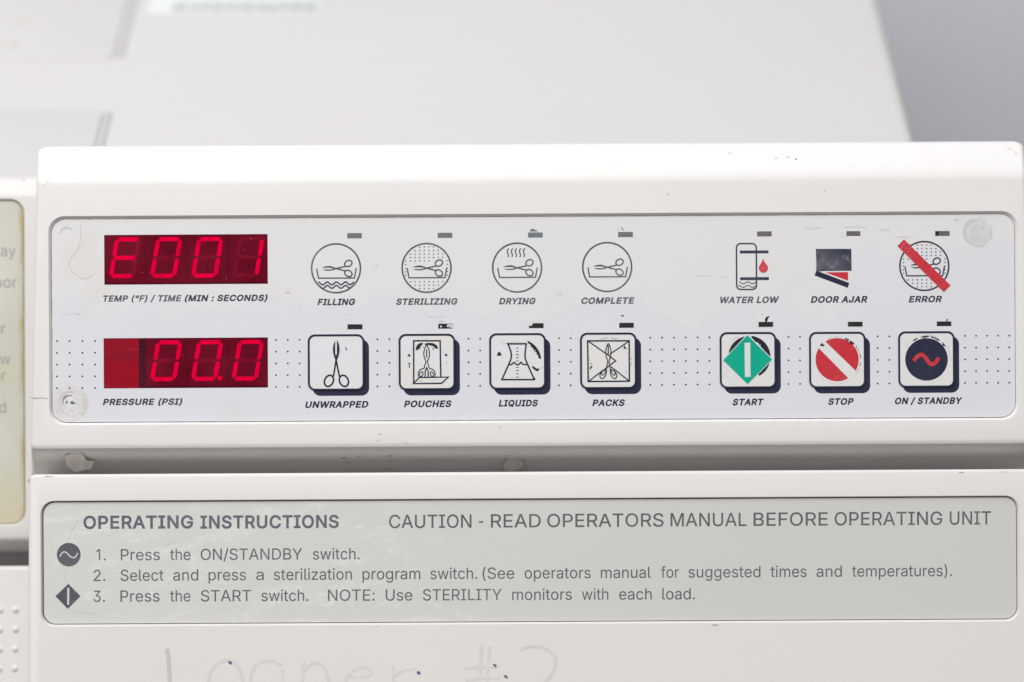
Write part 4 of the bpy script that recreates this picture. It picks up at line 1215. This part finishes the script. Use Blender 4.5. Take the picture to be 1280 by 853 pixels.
zA = Z(605, 280, 7.75)
wear(inds[2], ['lamp_grey'], (0, zA((443, 72), (452, 54), (478, 46), (496, 60), (518, 65), (512, 72))))
zA = Z(715, 280, 7.75)
wear(inds[3], ['lamp_grey'], (0, zA((472, 30), (479, 30), (502, 58), (494, 62))), (0, zA((435, 50), (446, 52), (442, 58))))
zA = Z(1110, 280, 7.75)
wear(inds[6], ['black'], (0, zA((458, 71), (500, 71), (492, 88), (486, 114), (458, 114))))
wear(inds[4], ['lamp_grey'], (0, Z(890, 280, 7.75)((478, 98), (500, 92), (508, 104), (485, 110))))
zA = Z(488, 395, 7.11)
wear(inds[8], ['peel', 'smudge'], (1, zA((505, 74), (555, 72), (555, 108), (535, 110), (525, 96), (512, 104), (500, 92))), (0, zA((440, 92), (452, 86), (460, 98), (448, 106))),
     (1, zA((430, 38), (466, 40), (470, 54), (440, 52))))
wear(inds[9], ['peel'], (0, Z(601, 395, 7.11)((428, 64), (462, 66), (456, 84), (438, 90), (420, 78))))
zA = Z(888, 390, 7.11)
d = Ink(Y1 - 0.00001)
d.poly(zA((415, 88), (412, 50), (440, 20), (480, 10), (530, 22), (556, 50), (556, 90)))
d.build('peeled_patch', inds[11], 'peel')
wear(inds[11], ['black'], (0, zA((488, 90), (484, 70), (492, 50), (512, 38), (528, 40), (512, 56), (508, 74), (500, 90))), (0, zA((455, 16), (468, 20), (460, 26))))
zA = Z(1001, 390, 7.11)
wear(inds[12], ['peel'], (0, zA((398, 86), (418, 82), (419, 126), (404, 118))))
zA = Z(1111, 390, 7.11)
wear(inds[13], ['black'], (0, zA((510, 82), (514, 66), (524, 60), (520, 82))))
wear(inds[10], ['lamp_grey'], (0, Z(715, 395, 7.11)((432, 0), (446, 6), (462, 2), (464, -8), (440, -8))))

# ------------------------------------------------------------------ pictograms of the upper row
Y2 = Y1
CIRC = [(420, 335.6), (533.2, 335.1), (646.4, 334.7), (759, 334.0), (1155.4, 332.7)]


def off(c, pts):
    return [(c[0] + x, c[1] + y - 0.0055 * x) for x, y in pts]


def scissors(d, c, blades=True, w=1.6):
    if blades:
        d.poly(off(c, curve([(-17.8, -.9), (-13, -2.6), (-6.5, -2.9), (-1.2, -.2)], 4) + curve([(-1.2, 0.3), (-7, -.7), (-12, -.9), (-17.8, -.9)], 4)[:-1]))
        d.poly(off(c, curve([(-16.8, 1.6), (-12, 2.7), (-6.5, 2.7), (-1.2, .5)], 4) + curve([(-1.2, 0.1), (-6.5, 1.4), (-12, 1.3), (-16.8, 1.6)], 4)[:-1]))
    d.stroke(off(c, [(-5.5, -1.7), (.5, .4), (11.2, 3.2)]), w)
    d.stroke(off(c, [(-5.5, 1.9), (.5, .1), (11.6, -2.3)]), w)


def tray(d, c, w=1.6, right=True):
    d.stroke(off(c, [(-24.2, .2), (-22, 12.2), (23, 12.2), (25.2, -.2)]), w)


def disc_dots(d, c, skip=None):
    for x in (-26, -20.2, -14.5, -8.7, -2.9, 2.9, 8.6, 14.4, 20.1, 25.8):
        for y in (-26.3, -21.8, -17.4, -13.1, -8.8, -4.4, .3, 4.7, 9, 17.2, 21.5, 25.8):
            if x * x + y * y > 28.6 ** 2:
                continue
            if -6 < y < 12 and abs(x) < 25:
                continue
            if y == -8.8 and 8 < x < 22:
                continue
            d.ell(c[0] + x, c[1] + y - .0055 * x, 0.85, 0.85, n=8)


def wave(x0, x1, y, amp, per, ph=0.0):
    n = int((x1 - x0) / 1.1)
    return [(x0 + (x1 - x0) * i / n, y - amp * math.cos(2 * math.pi * (x0 + (x1 - x0) * i / n - ph) / per)) for i in range(n + 1)]


def picto(label, c):
    o = bpy.data.objects.new('pictogram', None)
    C.objects.link(o)
    o.parent = steri
    o.location = P(c[0], c[1], Y1) + OFF
    o['label'] = label
    return o


def attach(o, parent):
    """print built in machine coordinates, hung on a part that has its own place"""
    o.matrix_parent_inverse = Matrix.Translation(-parent.location)
    return o


LAB = ['filling pictogram, scissors in a tray over waves', 'sterilizing pictogram, scissors in a tray among dots', 'drying pictogram, scissors in a tray under steam lines',
       'complete pictogram, scissors in a tray', 'error pictogram crossed by a red bar']
INKS = ['grey_print', 'grey_print', 'grey_print', 'grey_print', 'navy_soft']
pics = []
for i, c in enumerate(CIRC):
    p = picto(LAB[i], c)
    pics.append(p)
    m = INKS[i]
    attach(Ink(Y2).ell(c[0], c[1], 30.5, 30.5, w=2.05, n=72).build('ring', p, m), p)
    d = Ink(Y2 - 0.00002)
    tray(d, c)
    attach(d.build('tray', p, m), p)
    d = Ink(Y2 - 0.00003)
    scissors(d, c)
    for s in (-1, 1):
        d.ell(c[0] + 15.4, c[1] + 0.1 + s * 6.2, 4.8, 3.7, rot=s * 0.5, w=1.65, n=26)
    attach(d.build('scissors', p, m), p)
    if i in (1, 4):
        d = Ink(Y2 - 0.00001)
        disc_dots(d, c)
        attach(d.build('dots', p, m), p)
c = CIRC[0]
d = Ink(Y2 - 0.00002)
d.stroke(off(c, wave(-22.4, 22.6, 18.8, -1.75, 11.4, -16.6)), 1.7)
d.stroke(off(c, wave(-19.6, 17.6, 23.2, -1.75, 11.4, -16.6)), 1.7)
attach(d.build('waves', pics[0], 'navy_soft'), pics[0])
c = CIRC[2]
d = Ink(Y2 - 0.00002)
for x in (-11.4, -6.4, -1.4, 3.7, 8.7):
    d.stroke(off(c, curve([(x + .9, -24), (x - .8, -21.4), (x - .5, -18.6), (x + .5, -16), (x - .2, -13.2)], 4)), 1.4)
attach(d.build('steam', pics[2], 'grey_print'), pics[2])
d = Ink(Y2 - 0.00012)
d.poly([(1130, 299.4), (1188, 356.8), (1179.7, 365.2), (1121.9, 307.7)])
d.y -= 0.00003
zA = Z(1110, 280, 7.75)
attach(d.build('red_bar', pics[4], ['red']), pics[4])
d = Ink(Y2 - 0.00018)
d.arc(1132.4, 309.6, 6, 150, 330, 1.0, rough=.6, seed=1)
d.arc(1132.4, 309.6, 6, -20, 120, .8, rough=.6, seed=2)
for i in range(7):
    d.flake(1130 + i * .9, 306 + (i * 2.7) % 6, 2.2, 1.0, i)
attach(d.build('scratch', pics[4], 'pink'), pics[4])

# water low
p = picto('water low pictogram, a gauge glass and a red drop', (933, 333))
l = P(933, 333.4)
d = Ink(Y2)
lp = rr(-12.4, -28.7, 12.4, 28.7, 5.2, 5)
d.stroke([(933.1 + x + y * 0.005, 333.4 + y) for x, y in lp], 1.85, True)
attach(d.build('gauge_glass', p, 'navy_soft'), p)
d = Ink(Y2 - 0.00002)
d.poly([(924.8, 313.4), (960.6, 313.2), (960.6, 316.8), (924.8, 317.0)])
d.poly([(925.2, 346.8), (961.1, 346.6), (961.1, 350.2), (925.2, 350.4)])
attach(d.build('level_mark', p, 'navy_soft'), p)
d = Ink(Y2 - 0.00001)
d.stroke(wave(923.8, 944.6, 353.7, -1.2, 11.6, 929), 1.25)
d.stroke(wave(922.6, 944.6, 358.2, -1.2, 11.6, 929), 1.25)
attach(d.build('waves', p, 'grey_print'), p)
d = Ink(Y2)
tear = [(953.9, 322.8), (955.4, 327)]
for i in range(0, 25):
    a = math.radians(-38 + 256 * i / 24)
    tear.append((954.3 + 5.8 * math.cos(a), 335.4 + 5.9 * math.sin(a)))
tear.append((952.6, 327))
d.poly(tear)
attach(d.build('water_drop', p, 'soft_red'), p)

# door ajar
p = picto('door ajar pictogram, a dark box with its flap open on red', (1041, 336))
zA = Z(1000, 280, 7.75)
d = Ink(Y2)
d.poly(zA((153, 243), (497, 242), (500, 455), (420, 455), (320, 457), (240, 457), (190, 461), (156, 466), (158, 380)))
attach(d.build('cabinet', p, 'worn_navy'), p)
d = Ink(Y2 - 0.00001)
d.poly(zA((158, 456), (182, 462), (477, 573), (463, 620), (140, 500)))
attach(d.build('flap', p, 'navy'), p)
Ink_ = Ink(Y2)
Ink_.poly(zA((243, 470), (465, 468), (465, 551)))
attach(Ink_.build('opening', p, 'red'), p)

# ------------------------------------------------------------------ push buttons
KEYS = [(420.3, 453.0), (533.8, 452.4), (647.0, 451.6), (760.4, 450.9), (934.9, 450.2), (1046.6, 449.9), (1157.9, 449.2)]
KL = ['unwrapped button with a pair of scissors', 'pouches button with scissors in a pouch, film torn', 'liquids button with a flask, film torn', 'packs button with wrapped scissors',
      'start button with a green diamond', 'stop button with a red barred disc', 'standby button with a navy disc and red wave']
PADT = 0.0004
YK = YP - PADT                 # front of a key pad
Y3 = YK - 0.00004
keys = []
for (cx, cy), lab in zip(KEYS, KL):
    o = bpy.data.objects.new('push_button', None)
    C.objects.link(o)
    o.parent = steri
    ctr = P(cx, cy, YP)
    o.location = ctr + OFF
    o['label'] = lab
    keys.append(o)

    def loop(x0, y0, x1, y1, r, dx=0, dy=0):
        return rr(ctr.x + x0 * K, ctr.z - y1 * K, ctr.x + x1 * K, ctr.z - y0 * K, r * K, 7)
    flat_ = lambda q, y: Vector((q[0], y, q[1]))
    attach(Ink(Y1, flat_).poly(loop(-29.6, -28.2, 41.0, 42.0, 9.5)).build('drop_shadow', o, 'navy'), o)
    pad = sheet('pad', loop(-35.2, -34.6, 34.6, 34.6, 8.5), YK, PADT + 0.00006, o, ['key'], 0.00022)
    attach(pad, o)
    d = Ink(Y3, flat_)
    d.poly(loop(-35.5, -35.0, 35.2, 35.0, 8.8), loop(-32.9, -32.3, 32.9, 33.0, 6.7))
    attach(d.build('border', o, 'navy'), o)
kp = lambda i, obj: attach(obj, keys[i])

# unwrapped
zA = Z(375, 395, 7.11)
d = Ink(Y3)
d.poly(zA(*(curve([(316, 212), (300, 250), (292, 295), (298, 345), (314, 392)], 4) + [(323, 392), (318, 345), (313, 340), (313, 225)])))
d.poly(zA(*(curve([(329, 212), (345, 250), (352, 295), (346, 345), (330, 392)], 4) + [(318, 392), (322, 345), (328, 340), (328, 225)])))
d.stroke(zA((322, 385), (309, 470), (296, 540)), 2.0)
d.stroke(zA((320, 385), (334, 460), (351, 540)), 2.0)
d.ell(*zA((257, 578))[0], 5.4, 7.2, rot=0.42, w=2.15, n=36)
d.ell(*zA((390, 578))[0], 5.4, 7.2, rot=-0.42, w=2.15, n=36)
kp(0, d.build('scissors', keys[0], 'navy'))
kp(0, wear(keys[0], ['black', 'smudge'], (0, zA((400, 272), (412, 290), (420, 296), (412, 308), (403, 292))), (1, zA((264, 265), (271, 264), (269, 272))), y=Y3 - .00002))

# pouches
zA = Z(488, 395, 7.11)
d = Ink(Y3)
d.stroke(zA((448, 545), (442, 222), (207, 222), (207, 602)), 1.9)
d.poly(zA((255, 548), (515, 545), (455, 600), (207, 603)), mi=1)
d.stroke(zA((205, 602), (258, 548), (514, 545), (454, 600)), 1.9, True)
kp(1, d.build('pouch', keys[1], ['navy', 'key']))
d = Ink(Y3 - .00001)
half = [(0, -146), (-14, -122), (-23, -90), (-25, -60), (-18, -26), (-7, 0), (-16, 34), (-26, 62), (-56, 72), (-73, 98), (-75, 138)]
zc = lambda pts, s=1: zA(*[(322 + s * x, 405 + y) for x, y in pts])
for s in (1, -1):
    d.stroke(curve(zc(half, s), 3), 1.3)
    d.stroke(zc([(0, 52), (-13, 88), (-14, 140)], s), 1.5)
    q = zA((322 - s * 47, 518))[0]
    d.ell(q[0], q[1], 2.0, 3.1, rot=.4 * s, w=1.25, n=20)
d.stroke(zA((322, 298), (322, 372)), 1.4, taper=False)
kp(1, d.build('scissors', keys[1], 'navy'))
kp(1, wear(keys[1], ['black', 'peel', 'smudge'],
           (1, zA((232, 200), (262, 186), (300, 178), (250, 188), (246, 214), (230, 214))),
           (0, zA((224, 300), (232, 268), (252, 246), (282, 238), (290, 246), (268, 270), (262, 290), (246, 296), (236, 306))),
           (0, zA((306, 246), (340, 240), (384, 244), (412, 262), (426, 290), (400, 290), (382, 270), (342, 258), (306, 258))),
           (0, zA((288, 276), (298, 272), (296, 284))), (0, zA((372, 290), (386, 284), (380, 302))),
           (0, zA((150, 348), (172, 338), (178, 362), (158, 358))), (0, zA((480, 342), (504, 338), (506, 354), (490, 358))),
           (0, zA((156, 412), (174, 420), (170, 462), (163, 460), (166, 432))), (2, zA((494, 390), (503, 410), (500, 426), (496, 424), (498, 408))),
           (2, zA((184, 296), (190, 276), (194, 290))), (2, zA((258, 572), (278, 562), (284, 578), (262, 580))), (2, zA((312, 204), (320, 196), (326, 208))), (2, zA((464, 300), (478, 330), (474, 332))), y=Y3 - .00009))

# liquids
zA = Z(601, 395, 7.11)
d = Ink(Y3)
body_ = curve([(240, 249), (258, 290), (270, 335), (268, 380), (246, 436), (187, 567)], 5) + [(476, 567)] + curve([(476, 567), (418, 436), (396, 380), (394, 330), (404, 249)], 5)
d.stroke(zA(*body_), 1.95, True)
d.stroke(zA(*curve([(246, 432), (268, 434), (286, 422), (297, 413), (308, 426), (326, 436), (344, 427), (357, 413), (368, 426), (388, 434), (414, 431)], 3)), 1.75)
for y in (287, 316, 345, 373, 401, 457, 486, 515, 543):
    w = 10 if y not in (345, 486) else 13
    d.stroke(zA((325 - w, y), (325 + w, y)), .95)
kp(2, d.build('flask', keys[2], 'navy'))
cc = zA((345, 400))[0]
d = Ink(Y3 - .00004)
d.poly(zA((170, 215), (240, 188), (330, 190), (410, 200), (410, 240), (300, 232), (190, 248)), mi=1)
d.arc(cc[0], cc[1], 27, -68, -6, 4.8, rough=.4, seed=31, n=30)
d.poly(zA((142, 352), (150, 332), (160, 316), (176, 328), (186, 350), (160, 356)))
d.poly(zA((455, 446), (470, 450), (496, 470), (510, 466), (520, 472), (506, 494), (484, 484), (458, 462)))
d.stroke(zA((510, 470), (535, 460), (556, 455)), .6, mi=2)
d.poly(zA((190, 360), (212, 366), (190, 368)), mi=2)
kp(2, d.build('torn_film', keys[2], ['black', 'peel', 'smudge']))

# packs
zA = Z(715, 395, 7.11)
d = Ink(Y3)
d.stroke(zA((139, 223), (508, 222), (510, 581), (144, 584)), 1.9, True)
d.stroke(zA((148, 228), (316, 345), (388, 400), (330, 444)), 1.55)
d.stroke(zA((504, 226), (420, 285), (336, 340)), 1.5)
d.stroke(zA((150, 580), (260, 496), (330, 446)), 1.5)
d.stroke(zA((506, 578), (420, 510), (346, 452)), 1.5)
kp(3, d.build('wrap', keys[3], 'navy'))
d = Ink(Y3 - .00002)
half = [(0, -160), (-14, -135), (-22, -100), (-22, -62), (-12, -20), (-6, 4), (-14, 46), (-22, 70), (-50, 84), (-72, 112), (-74, 138), (-58, 152), (-36, 142), (-20, 112), (-16, 70)]
zc = lambda pts, s=1: zA(*[(323 + s * x, 405 + y) for x, y in pts])
for s in (1, -1):
    d.stroke(curve(zc(half, s), 3), 1.3)
    q = zA((323 - s * 44, 505))[0]
    d.ell(q[0], q[1], 1.9, 3.4, rot=.5 * s, w=1.2, n=20)
d.stroke(zA((322, 262), (322, 345)), 1.5)
kp(3, d.build('scissors', keys[3], 'navy'))
kp(3, wear(keys[3], ['black', 'smudge', 'peel'], (1, zA((250, 208), (275, 192), (322, 184), (325, 192), (285, 200))), (1, zA((340, 188), (376, 190), (408, 198), (378, 206), (350, 198))),
           (0, zA((455, 282), (468, 262), (476, 282), (488, 298), (470, 292))), (0, zA((156, 470), (166, 448), (184, 442), (174, 460), (164, 474))), (0, zA((158, 420), (178, 420), (170, 428))),
           (0, zA((474, 490), (490, 490), (484, 496))), (0, zA((152, 386), (160, 390), (156, 398))), (1, zA((166, 286), (176, 288), (172, 296))),
           (1, zA((514, 372), (532, 370), (536, 382), (520, 384))), (1, zA((512, 400), (524, 398), (530, 430), (518, 440))), y=Y3 - .00008))

# start
zA = Z(888, 390, 7.11)
d = Ink(Y3)
cc = zA((345, 402))[0]
d.arc(cc[0], cc[1], 26.4, -168, -100, 7.2, rough=.25, seed=41, n=26)
d.arc(cc[0], cc[1], 26.6, -84, 5, 7.6, rough=.25, seed=42, n=30)
d.arc(cc[0], cc[1], 26.6, 7, 62, 5.6, rough=.6, seed=43, n=24)
d.stroke(zA((122, 540), (150, 575), (178, 600)), .6, mi=1)
d.stroke(zA((196, 640), (240, 652)), .5, mi=1)
d.stroke(zA((188, 250), (220, 230), (250, 222)), .8, mi=1)
d.stroke(zA((120, 470), (140, 500), (176, 530)), .5, mi=1)
kp(4, d.build('torn_film', keys[4], ['black', 'smudge']))
d = Ink(Y3 - .00003)
d.poly(zA((330, 196), (556, 423), (330, 648), (108, 430)), mi=1)
d.y -= .00002
d.poly(zA((329, 207), (548, 423), (330, 643), (113, 430)))
d.y -= .00001
d.poly(zA((303, 277), (354, 274), (357, 577), (307, 579)), mi=2)
kp(4, d.build('green_diamond', keys[4], ['green', 'peel', 'white_print']))

# stop
zA = Z(1001, 390, 7.11)
cc = zA((323, 425))[0]
d = Ink(Y3)
d.ell(cc[0], cc[1], 29.6, 30.4, mi=0, n=40)
d.y -= .00002
R = 27.0
def chord(a0, a1):
    return [(cc[0] + R * math.cos(math.radians(a0 + (a1 - a0) * i / 30)), cc[1] + R * math.sin(math.radians(a0 + (a1 - a0) * i / 30))) for i in range(31)]
d.poly(chord(-123, 31), mi=1)
d.poly(chord(59, 212), mi=1)
kp(5, d.build('barred_disc', keys[5], ['peel', 'red']))
d = Ink(Y3 - .00006)
d.poly(zA((168, 298), (180, 284), (192, 276), (196, 290), (212, 292), (204, 306), (182, 304)))
for a0, a1, w, sd in ((-72, -60, 2.4, 3), (-57, -43, 3.2, 5), (-38, -22, 1.7, 7), (-15, -2, 1.0, 8), (6, 18, .8, 9)):
    d.arc(cc[0] + 1, cc[1], 28.7, a0, a1, w, rough=.6, seed=sd, n=14)
for a0, a1 in ((-118, -104), (-100, -90), (-86, -78), (-34, -14), (20, 34)):
    d.arc(cc[0], cc[1], 29.4, a0, a1, .9, mi=1, rough=.5, seed=a0 + 200, n=10)
kp(5, d.build('torn_film', keys[5], ['black', 'smudge']))

# standby
zA = Z(1111, 390, 7.11)
cc = zA((335, 423))[0]
d = Ink(Y3)
d.ell(cc[0], cc[1], 26.6, 26.5, n=60)
d.y -= .00002
kp(6, d.build('navy_disc', keys[6], ['navy']))
d = Ink(Y3 - .00003)
d.stroke(curve(zA((222, 436), (252, 398), (288, 380), (318, 398), (348, 440), (380, 466), (414, 452), (444, 408)), 5), 4.9)
kp(6, d.build('wave', keys[6], 'red'))
d = Ink(Y3 - .00004)
for a0, a1, w, sd in ((-126, -112, 1.8, 1), (-104, -84, 2.4, 2), (-80, -55, 2.0, 3), (-48, -34, 2.6, 4)):
    d.arc(cc[0], cc[1], 29.4, a0, a1, w, rough=.7, seed=sd, n=14)
for a0, a1, w, sd in ((-100, -60, .9, 5), (-34, -12, 1.2, 6), (-150, -130, .8, 7), (-8, 2, 1.0, 12)):
    d.arc(cc[0], cc[1], 31.0, a0, a1, w, mi=1, rough=.7, seed=sd, n=14)
kp(6, d.build('torn_film', keys[6], ['black', 'smudge']))

# ------------------------------------------------------------------ writing on the instruction plate
Y4 = YI - 0.00005


def words(lst, base0, x_ref, slope, cap, bold=0):
    d = Ink(Y4)
    for w, x0, x1 in lst:
        d.text(w, x0, x1, base0 + slope * (x0 - x_ref), cap, bold)
    return d


words([('OPERATING', 104.3, 241.3), ('INSTRUCTIONS', 250.4, 423.4)], 661.4, 104, -.0022, 16.4, 40).build('heading', plate_o, 'plate_head')
words([('CAUTION', 486.4, 589.3), ('-', 598.8, 604), ('READ', 613.6, 675.9), ('OPERATORS', 684.1, 829.4), ('MANUAL', 838.2, 933.2), ('BEFORE', 941.9, 1034.6), ('OPERATING', 1043.3, 1177.7), ('UNIT', 1187.2, 1238.7)],
      660.4, 486, -.0062, 16.6, 8).build('caution_line', plate_o, 'plate_print')
words([('1.', 120.4, 131.9), ('Press', 151, 199.8), ('the', 212.6, 238), ('ON/STANDBY', 250.8, 377.6), ('switch.', 391.1, 449.5)], 700.7, 120, -.004, 14.0).build('instruction_line', plate_o, 'plate_print')
words([('2.', 116.9, 131.6), ('Select', 150.7, 204.4), ('and', 216.4, 247.8), ('press', 260.7, 307.4), ('a', 320.2, 329.7), ('sterilization', 342.2, 439.9), ('program', 453.1, 525.3), ('switch.', 538, 596.3),
       ('(See', 603.2, 642.8), ('operators', 655.8, 738.3), ('manual', 751, 813.4), ('for', 826.2, 848.5), ('suggested', 860.7, 950.5), ('times', 963.1, 1008.2), ('and', 1020.7, 1052.3), ('temperatures).', 1065, 1190)],
      726.5, 117, -.0058, 14.0).build('instruction_line', plate_o, 'plate_print')
words([('3.', 116.9, 131), ('Press', 150.5, 199.3), ('the', 212.6, 238), ('START', 251, 313.7), ('switch.', 326.8, 385.2), ('NOTE:', 410, 468.2), ('Use', 482.2, 515.4), ('STERILITY', 528.6, 627), ('monitors', 640.3, 714.8),
       ('with', 727.3, 760.4), ('each', 773.9, 814.6), ('load.', 827.9, 868.6)], 752.5, 117, -.0042, 14.0).build('instruction_line', plate_o, 'plate_print')
zA = Z(60, 630, 6.095)
d = Ink(Y4)
d.ell(*zA((158, 387))[0], 14.8, 14.7)
d.y -= .00002
d.stroke(curve(zA((92, 402), (104, 378), (126, 366), (148, 378), (170, 402), (196, 410), (216, 396), (226, 374)), 4), 1.5, mi=1)
d.build('standby_symbol', plate_o, ['plate_symbol', 'plate'])
d = Ink(Y4)
d.poly(zA((155, 610), (248, 703), (150, 801), (57, 704)))
d.y -= .00002
d.poly(zA((147, 640), (162, 640), (161, 768), (146, 768)), mi=1)
d.build('start_symbol', plate_o, ['plate_symbol', 'plate'])
d = Ink(Y4 + .00001)
d.stroke(curve([(97, 650), (90, 664), (84, 676), (80, 690), (79, 706), (82, 722), (84, 734), (79, 752), (92, 764), (120, 768)], 4), 0.7)
d.stroke(curve([(205, 684), (212, 680), (222, 676)], 3), .6)
d.stroke([(1192, 688), (1205, 682)], .6)
d.build_each('film_crack', plate_o, 'smudge')

# ------------------------------------------------------------------ wall behind
bm = bmesh.new()
for x, y, z in ((-4, .78, -1), (4, .78, -1), (4, .78, 2.6), (-4, .78, 2.6)):
    bm.verts.new((x, y, z))
for x, y, z in ((-4, .9, -1), (4, .9, -1), (4, .9, 2.6), (-4, .9, 2.6)):
    bm.verts.new((x, y, z))
bm.verts.ensure_lookup_table()
v = bm.verts
for f in ((0, 1, 2, 3), (7, 6, 5, 4), (0, 4, 5, 1), (3, 2, 6, 7), (1, 5, 6, 2), (0, 3, 7, 4)):
    bm.faces.new([v[i] for i in f])
wall = finish('wall', bm, None, ['wall'])
wall['kind'] = 'structure'
wall['label'] = 'plain grey-blue wall behind the sterilizer'
